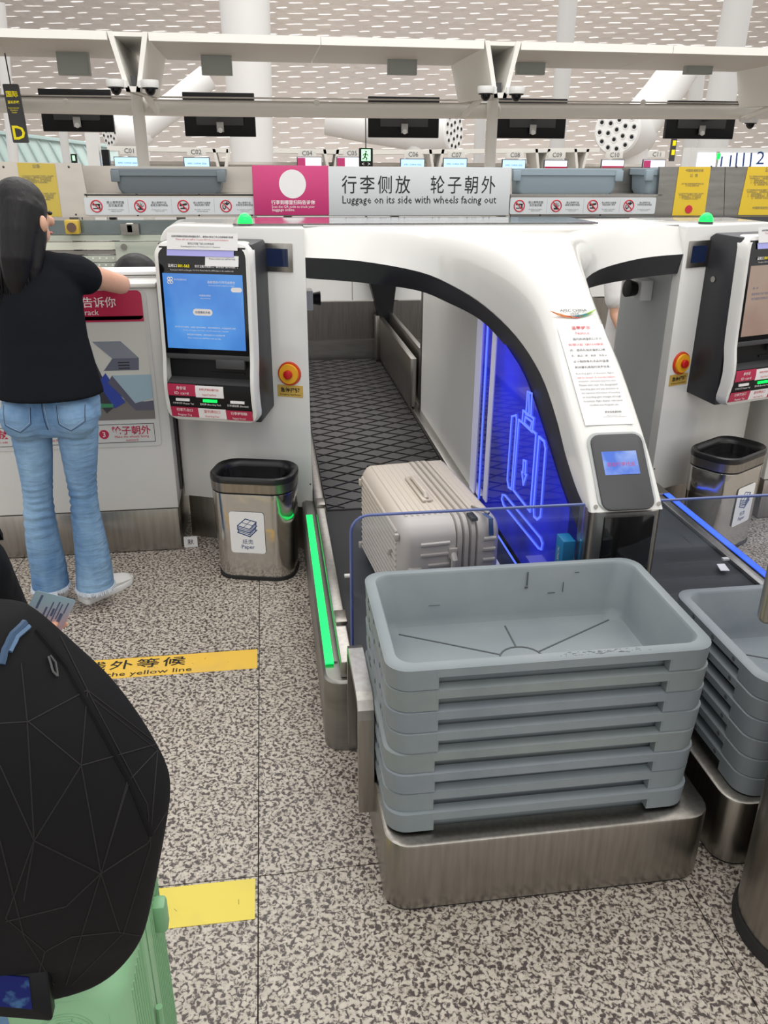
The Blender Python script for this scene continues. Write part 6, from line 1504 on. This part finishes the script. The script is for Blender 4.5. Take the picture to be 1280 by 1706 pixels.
blob('dark_skirt', [[(Vector((tc_.x, sy + .03, .52)), (.17, .14)), (Vector((tc_.x, sy - .02, .56)), (.17, .12))], [(Vector((tc_.x - .07, sy, .51)), .10), (Vector((tc_.x - .07, sy - .3, .50)), .085)], [(Vector((tc_.x + .07, sy, .51)), .10), (Vector((tc_.x + .07, sy - .3, .50)), .085)]], BLACK, sf, .010, 3)
blob('hair', [[(hd_ + Vector((0, .03, .02)), .08), (hd_ + Vector((0, .07, -.05)), .06)]], HAIR, sf, .007, 3, balls=[(hd_ + Vector((0, .02, .025)), (.086, .092, .092))])
for sx in (-1, 1): MB().ball(hd_ + Vector((sx * .03, -.086, .005)), (.012, .006, .007)).build('eye', INK, sf)
st2 = thing('office_chair', 'dark chair of the staff member behind the right opening', 'chair', (tc_.x, sy + .05, 0))
MB().disc((tc_.x, sy + .05, .34), (0, 0, 1), .21, .05, 24).build('seat', CHAR, st2); MB().tube([(tc_.x, sy + .05, .03), (tc_.x, sy + .05, .34)], .03, 10).build('stem', STEELD, st2); MB().disc((tc_.x, sy + .05, 0), (0, 0, 1), .22, .03, 20, .1).build('base', STEELD, st2)

# ------------------------------------------------------------------ foreground traveller with backpack, card, pouch
tx_, ty_ = -.54, 1.06
tv = thing('person', 'traveller at the left edge in dark top and light jeans wearing a big black backpack', 'person', (tx_, ty_, 0))
th = Vector((tx_, 1.06, 1.43))
shR2 = aty(-62, 948, 1.0); elR2 = Vector((-.43, 1.14, .98))
shL2 = Vector((tx_ - .17, 1.05, 1.22)); elL2 = Vector((tx_ - .22, 1.10, .96)); haL2 = Vector((tx_ - .08, 1.28, .98))
cc = aty(92, 1018, 1.22)   # card centre
wr_ = aty(30, 1045, 1.20) + Vector((-.02, -.02, -.05))
fing = aty(94, 1034, 1.21)
blob('body', [[(Vector((tx_, ty_, .80)), (.14, .10)), (Vector((tx_, ty_, 1.05)), (.13, .10)), (Vector((tx_, ty_ + .01, 1.2)), (.11, .07))], [(Vector((tx_, ty_ + .01, 1.22)), .05), (th - Vector((0, 0, .06)), .046)],
              [(shL2, .044), (shR2, .044)], [(shR2, .044), (elR2, .036), (wr_, .022)], [(shL2, .044), (elL2, .036), (haL2, .022)],
              [(wr_, .021), (wr_.lerp(fing, .45), .022)],
              [(wr_.lerp(fing, .3), .014), (wr_.lerp(fing, .7) + Vector((.0, .012, .0)), .010), (fing + Vector((.0, .010, -.004)), .0078), (fing + Vector((.012, .010, .0)), .0072)],
              [(wr_.lerp(fing, .3) + Vector((0, .0, -.012)), .014), (wr_.lerp(fing, .7) + Vector((.0, .014, -.016)), .010), (fing + Vector((-.004, .014, -.018)), .0078), (fing + Vector((.008, .014, -.016)), .0072)],
              [(wr_.lerp(fing, .2) + Vector((0, .0, -.02)), .014), (wr_.lerp(fing, .6) + Vector((.0, .014, -.032)), .010), (fing + Vector((-.014, .014, -.034)), .0075)],
              [(wr_.lerp(fing, .2) + Vector((0, .0, -.028)), .013), (wr_.lerp(fing, .5) + Vector((.0, .012, -.042)), .009), (fing + Vector((-.028, .012, -.046)), .0068)],
              [(wr_.lerp(fing, .15) + Vector((0, -.012, .006)), .013), (wr_.lerp(fing, .6) + Vector((.0, -.014, .004)), .011), (fing + Vector((-.004, -.010, -.004)), .0090)],
              [(Vector((tx_ - .09, ty_, .78)), .08), (Vector((tx_ - .1, ty_, .42)), .052), (Vector((tx_ - .1, ty_, .07)), .038), (Vector((tx_ - .1, ty_ + .14, .03)), .03)], [(Vector((tx_ + .06, ty_, .78)), .08), (Vector((tx_ + .06, ty_, .42)), .052), (Vector((tx_ + .06, ty_, .07)), .038), (Vector((tx_ + .06, ty_ + .14, .03)), .03)]]
     + hand_chains(haL2, (.3, 1, 0), (-1, 0, 0), .95, .5, -1), mat('warm_skin', (0.80, 0.40, 0.27), .5), tv, .0055, 3, balls=[(th, (.075, .09, .105)), (th + Vector((0, .09, -.02)), (.014, .018, .018))])
blob('hair', [[(th + Vector((0, -.03, .02)), .09), (th + Vector((.0, -.06, -.08)), .08), (th + Vector((.0, -.075, -.13)), .055)]], HAIR, tv, .007, 3, balls=[(th + Vector((0, -.02, .03)), (.098, .104, .10))])
for sx in (-1, 1): MB().ball(th + Vector((sx * .03, .086, .005)), (.012, .006, .007)).build('eye', INK, tv)
blob('dark_top', [[(shL2, .058), (shR2, .055)], [(shR2, .056), (elR2, .050), (elR2.lerp(wr_, .5), .034)], [(shL2, .058), (elL2, .050), (elL2.lerp(haL2, .7), .036)]], SHIRT, tv, .008, 3,
     lofts=[[(Vector((tx_, ty_, .78)), .17, .13), (Vector((tx_, ty_, 1.05)), .155, .12), (Vector((tx_, ty_, 1.2)), .14, .09), (Vector((tx_, ty_, 1.28)), .07, .06)]])
jm = MB()
for xo in (-.1, .06): jm.loft([ellring(Vector((tx_ + xo, ty_, z)), a, a * 1.05, 24) for z, a in ((.83, .092), (.72, .092), (.45, .072), (.10, .070), (.065, .072))])
jm.loft([ellring(Vector((tx_ - .02, ty_, z)), a, b_, 24) for z, a, b_ in ((.73, .13, .09), (.79, .165, .11), (.87, .155, .105))]); jm.build('light_jeans', DENIM, tv)
for xo in (-.1, .06): MB().box((tx_ + xo - .045, ty_ - .09, 0), (tx_ + xo + .045, ty_ + .17, .06)).build('shoe', SHOE, tv, bevel=.02, seg=3)
# the card
cdz = thing('id_card', 'pale blue and pink card held by the traveller at the left edge', 'card', tuple(cc))
e1 = (aty(127, 1000, 1.22) - aty(60, 983, 1.22)).normalized(); dn = (aty(98, 1060, 1.205) - aty(127, 1000, 1.22)).normalized()
o0 = aty(60, 983, 1.22); pk = Plane(o0 + dn * .0856, e1, -dn)
b = MB(); ew = (aty(127, 1000, 1.22) - aty(60, 983, 1.22)).length
pk.rslab(b, 0, 0, ew, .0856, .004, 0, .001)
def card_mat():
    m = bpy.data.materials.new('card_print'); m.use_nodes = True; n = m.node_tree.nodes; l = m.node_tree.links; tc = n.new('ShaderNodeTexCoord'); sx = n.new('ShaderNodeSeparateXYZ'); l.new(tc.outputs['Generated'], sx.inputs[0])
    r = n.new('ShaderNodeValToRGB'); r.color_ramp.elements[0].position = .35; r.color_ramp.elements[0].color = (.52, .36, .40, 1); r.color_ramp.elements[1].position = .8; r.color_ramp.elements[1].color = (.36, .50, .58, 1)
    l.new(sx.outputs['Z'], r.inputs[0]); l.new(r.outputs[0], n['Principled BSDF'].inputs['Base Color']); n['Principled BSDF'].inputs['Roughness'].default_value = .3; return m
b.build('card', card_mat(), cdz)
b = MB()
for x, y0, y1, ww in ((.2, .68, .92, .0035), (.42, .25, .72, .003), (.52, .45, .85, .002), (.6, .60, .72, .0035), (.66, .50, .88, .002), (.74, .55, .85, .002), (.82, .48, .65, .005), (.86, .7, .9, .002), (.3, .3, .45, .003)):
    pk.line(b, [(ew * x, .0856 * y0), (ew * x, .0856 * y1)], ww, .001, .0013)
b.build('printed_line', mat('card_ink', (.10, .13, .22), .5), cdz, kind='stuff')

# backpack
bp_ = thing('backpack', 'large black backpack with a faint web of grey lines at the left', 'backpack', (-.40, .80, .62))
YBK = .80
sil = [(1003, 30), (1011, 48), (1028, 73), (1049, 97), (1093, 145), (1129, 186), (1190, 232), (1238, 261), (1291, 289), (1345, 283), (1403, 273), (1461, 262), (1520, 250), (1558, 240), (1601, 212), (1630, 180), (1650, 130)]
rings = []
for i, (y, x) in enumerate(sil):
    q = aty(x, y, YBK); xr = q.x; z = q.z
    xl_ = -.60 + .0 * i; f = i / (len(sil) - 1)
    cxr = (xr + xl_) / 2; hw = (xr - xl_) / 2
    dep = .02 + .10 * math.sin(PI * min(1, .04 + f * 1.10))
    ring = []
    for k in range(36):
        a = 2 * PI * k / 36; ca, sa = math.cos(a), math.sin(a)
        ex_ = .62
        X = cxr + hw * (abs(ca) ** ex_) * (1 if ca > 0 else -1); Yv = YBK + (dep if sa < 0 else .025) * (abs(sa) ** .8) * (1 if sa > 0 else -1)
        ring.append(Vector((X, Yv, z)))
    rings.append(ring)
bmesh_o = MB().loft(rings).build('main_body', BAGM, bp_, smooth=60)
md = bmesh_o.modifiers.new('s', 'SUBSURF'); md.levels = 1; md.render_levels = 2
dg = bpy.context.evaluated_depsgraph_get(); dg.update()
bv = BVHTree.FromObject(bmesh_o, dg)
def on_bag(px_, py_):
    d = ray(px_, py_).normalized(); h = bv.ray_cast(Vector((0, 0, H)) - LOC[bp_.name], d)
    return (h[0] + LOC[bp_.name], h[1]) if h[0] else None
NET = [[(35, 1105), (45, 1200), (57, 1400), (10, 1530)], [(0, 1205), (47, 1202), (145, 1150)], [(47, 1202), (135, 1275), (168, 1455), (200, 1555)], [(135, 1275), (57, 1400), (168, 1455)], [(135, 1275), (260, 1240)], [(145, 1150), (135, 1275)],
       [(145, 1150), (245, 1340), (250, 1410)], [(168, 1455), (245, 1405), (285, 1340)], [(168, 1455), (110, 1510), (10, 1535)], [(0, 1275), (57, 1400), (40, 1500)], [(10, 1530), (75, 1585), (120, 1560), (195, 1552)], [(75, 1585), (60, 1640)],
       [(195, 1552), (240, 1560)], [(215, 1290), (168, 1455), (110, 1640)], [(262, 1250), (215, 1300), (168, 1455)], [(250, 1410), (205, 1555), (120, 1640)], [(155, 1165), (262, 1250), (250, 1400)], [(100, 1060), (145, 1150), (262, 1240)], [(0, 1400), (40, 1560), (90, 1640)]]
nl = MB()
for ln in NET:
    pts = []
    for (a_, b_) in zip(ln, ln[1:]):
        for k in range(14):
            f = k / 14; h = on_bag(a_[0] + (b_[0] - a_[0]) * f, a_[1] + (b_[1] - a_[1]) * f)
            if h: pts.append(h[0] + h[1] * .0004)
    h = on_bag(*ln[-1])
    if h: pts.append(h[0] + h[1] * .0004)
    if len(pts) > 3: nl.tube(pts, .0008, 4)
nl.build('web_line', BAGL, bp_, kind='stuff')
def hug(pts, r, name, m, lift=.003):
    out = []
    for (a_, b_) in zip(pts, pts[1:]):
        for k in range(10):
            f = k / 10; h = on_bag(a_[0] + (b_[0] - a_[0]) * f, a_[1] + (b_[1] - a_[1]) * f)
            if h: out.append(h[0] + h[1] * lift)
    if len(out) > 3: return MB().tube(out, r, 6).build(name, m, bp_)
hug([(40, 1040), (20, 1060), (8, 1085), (2, 1110)], .004, 'blue_zip', mat('slate_blue_zip', (.03, .07, .14), .4))
hug([(46, 1046), (28, 1062), (14, 1090)], .003, 'blue_zip', mat('pale_blue_zip', (.10, .18, .30), .4))
hug([(78, 1095), (86, 1120), (94, 1128), (90, 1105), (80, 1092)], .0012, 'bag_emblem', mat('grey_emblem', (.07, .07, .07), .4))
hug([(60, 1050), (110, 1110), (160, 1200), (215, 1300), (255, 1400)], .0035, 'piping', BAGS, .0)
# shoulder strap going over towards the traveller
MB().strip([(-.40, .86, 1.16), (-.42, .93, 1.22), (-.43, 1.0, 1.255), (-.43, 1.09, 1.23), (-.43, 1.17, 1.10)], (.045, 0, 0), (0, .002, .010)).build('shoulder_strap', BAGS, bp_, smooth=True)
# pouch
po = aty(35, 1662, .74); pu = thing('pouch', 'navy see-through pouch with black border hanging under the backpack', 'pouch', (po.x, .74, po.z))
pk = Plane(aty(-75, 1688, .74), aty(70, 1700, .74) - aty(-75, 1688, .74), ZP + Vector((0, .25, 0)))
b = MB(); pk.rslab(b, 0, 0, .115, .075, .006, -.02, 0); b.build('pouch_body', BLACK, pu, bevel=.003)
b = MB(); pk.slab(b, .008, .016, .092, .06, 0, .002); b.build('navy_window', mat('navy_film', (.012, .018, .12), .15, noise=(60, (.05, .12, .25), .55, .7)), pu)

# green suitcase
def green_case():
    c = Vector((-.324, .965, 0)); t = thing('suitcase', 'mint green ribbed hard suitcase standing under the black backpack', 'suitcase', tuple(c))
    W2, D2, z0, z1 = .085, .160, .05, .60
    def R(x, d, r=.05): return [(x, y, z) for y, z in rrect(0, (z0 + z1) / 2, 2 * D2 - 2 * d, z1 - z0 - 2 * d, r, 7)]
    # thickness along local y, large faces front/back
    def S(y, d, r=.05): return [(x, y, z) for x, z in rrect(0, (z0 + z1) / 2, 2 * W2 - 2 * d, z1 - z0 - 2 * d, r, 7)]
    MB().loft([S(-D2, .03, .03), S(-D2 + .008, .012, .04), S(-D2 + .03, 0, .05), S(-.004, 0, .05), S(-.004, .006, .05)]).build('front_shell', MINT, t, world=False, smooth=40)
    MB().loft([S(.004, .006, .05), S(.004, 0, .05), S(D2 - .03, 0, .05), S(D2 - .008, .012, .04), S(D2, .03, .03)]).build('back_shell', MINT, t, world=False, smooth=40)
    MB().loft([S(-.012, .004, .05), S(.012, .004, .05)]).build('zip_band', mat('dark_zip', (.01, .03, .015), .6), t, world=False)
    MB().loft([S(-.05, .001, .05), S(-.048, -.003, .05), S(-.042, -.003, .05), S(-.04, .001, .05)], True, False, False).build('shell_seam', MINT2, t, world=False)
    rb2 = MB()
    for k in range(9):
        d = .012 + k * .011; pts = [(x, -D2 - .0005 + (.004 if k < 2 else 0), z) for x, z in rrect(0, (z0 + z1) / 2, 2 * W2 - 2 * d - .03, z1 - z0 - 2 * d - .03, .035, 6)]
        rb2.tube(pts + [pts[0]], .0022, 5)
    for k in range(8):
        y = -D2 + .035 + k * .013
        rb2.tube([(W2, y, z0 + .08), (W2, y, z1 - .06)], .002, 5)
        rb2.tube([(W2, -y * .9 + .01, z0 + .08), (W2, -y * .9 + .01, z1 - .06)], .002, 5)
    rb2.build('shell_rib', MINT2, t, world=False, kind='stuff')
    MB().box((W2 - .002, .055, z1 - .17), (W2 + .022, .085, z1 - .11)).build('side_handle', MINT2, t, world=False, bevel=.007)
    MB().tube([(W2 + .004, -.025, .20), (W2 + .008, -.022, .36)], .006, 8).build('zip_puller', MINT2, t, world=False)
    for sx in (-1, 1):
        for sy in (-1, 1): MB().tube([(sx * (W2 - .03) - .012, sy * (D2 - .04), .026), (sx * (W2 - .03) + .012, sy * (D2 - .04), .026)], .026, 16).build('wheel', RUBBER, t, world=False)
    for sx in (-1, 1): MB().tube([(sx * .06, .10, z1 - .01), (sx * .06, .10, z1 + .02)], .008, 8).build('handle_tube', STEELD, t, world=False)
    MB().tube([(-.07, .10, z1 + .02), (.07, .10, z1 + .02)], .010, 8).build('pull_handle', CHAR, t, world=False)
green_case()
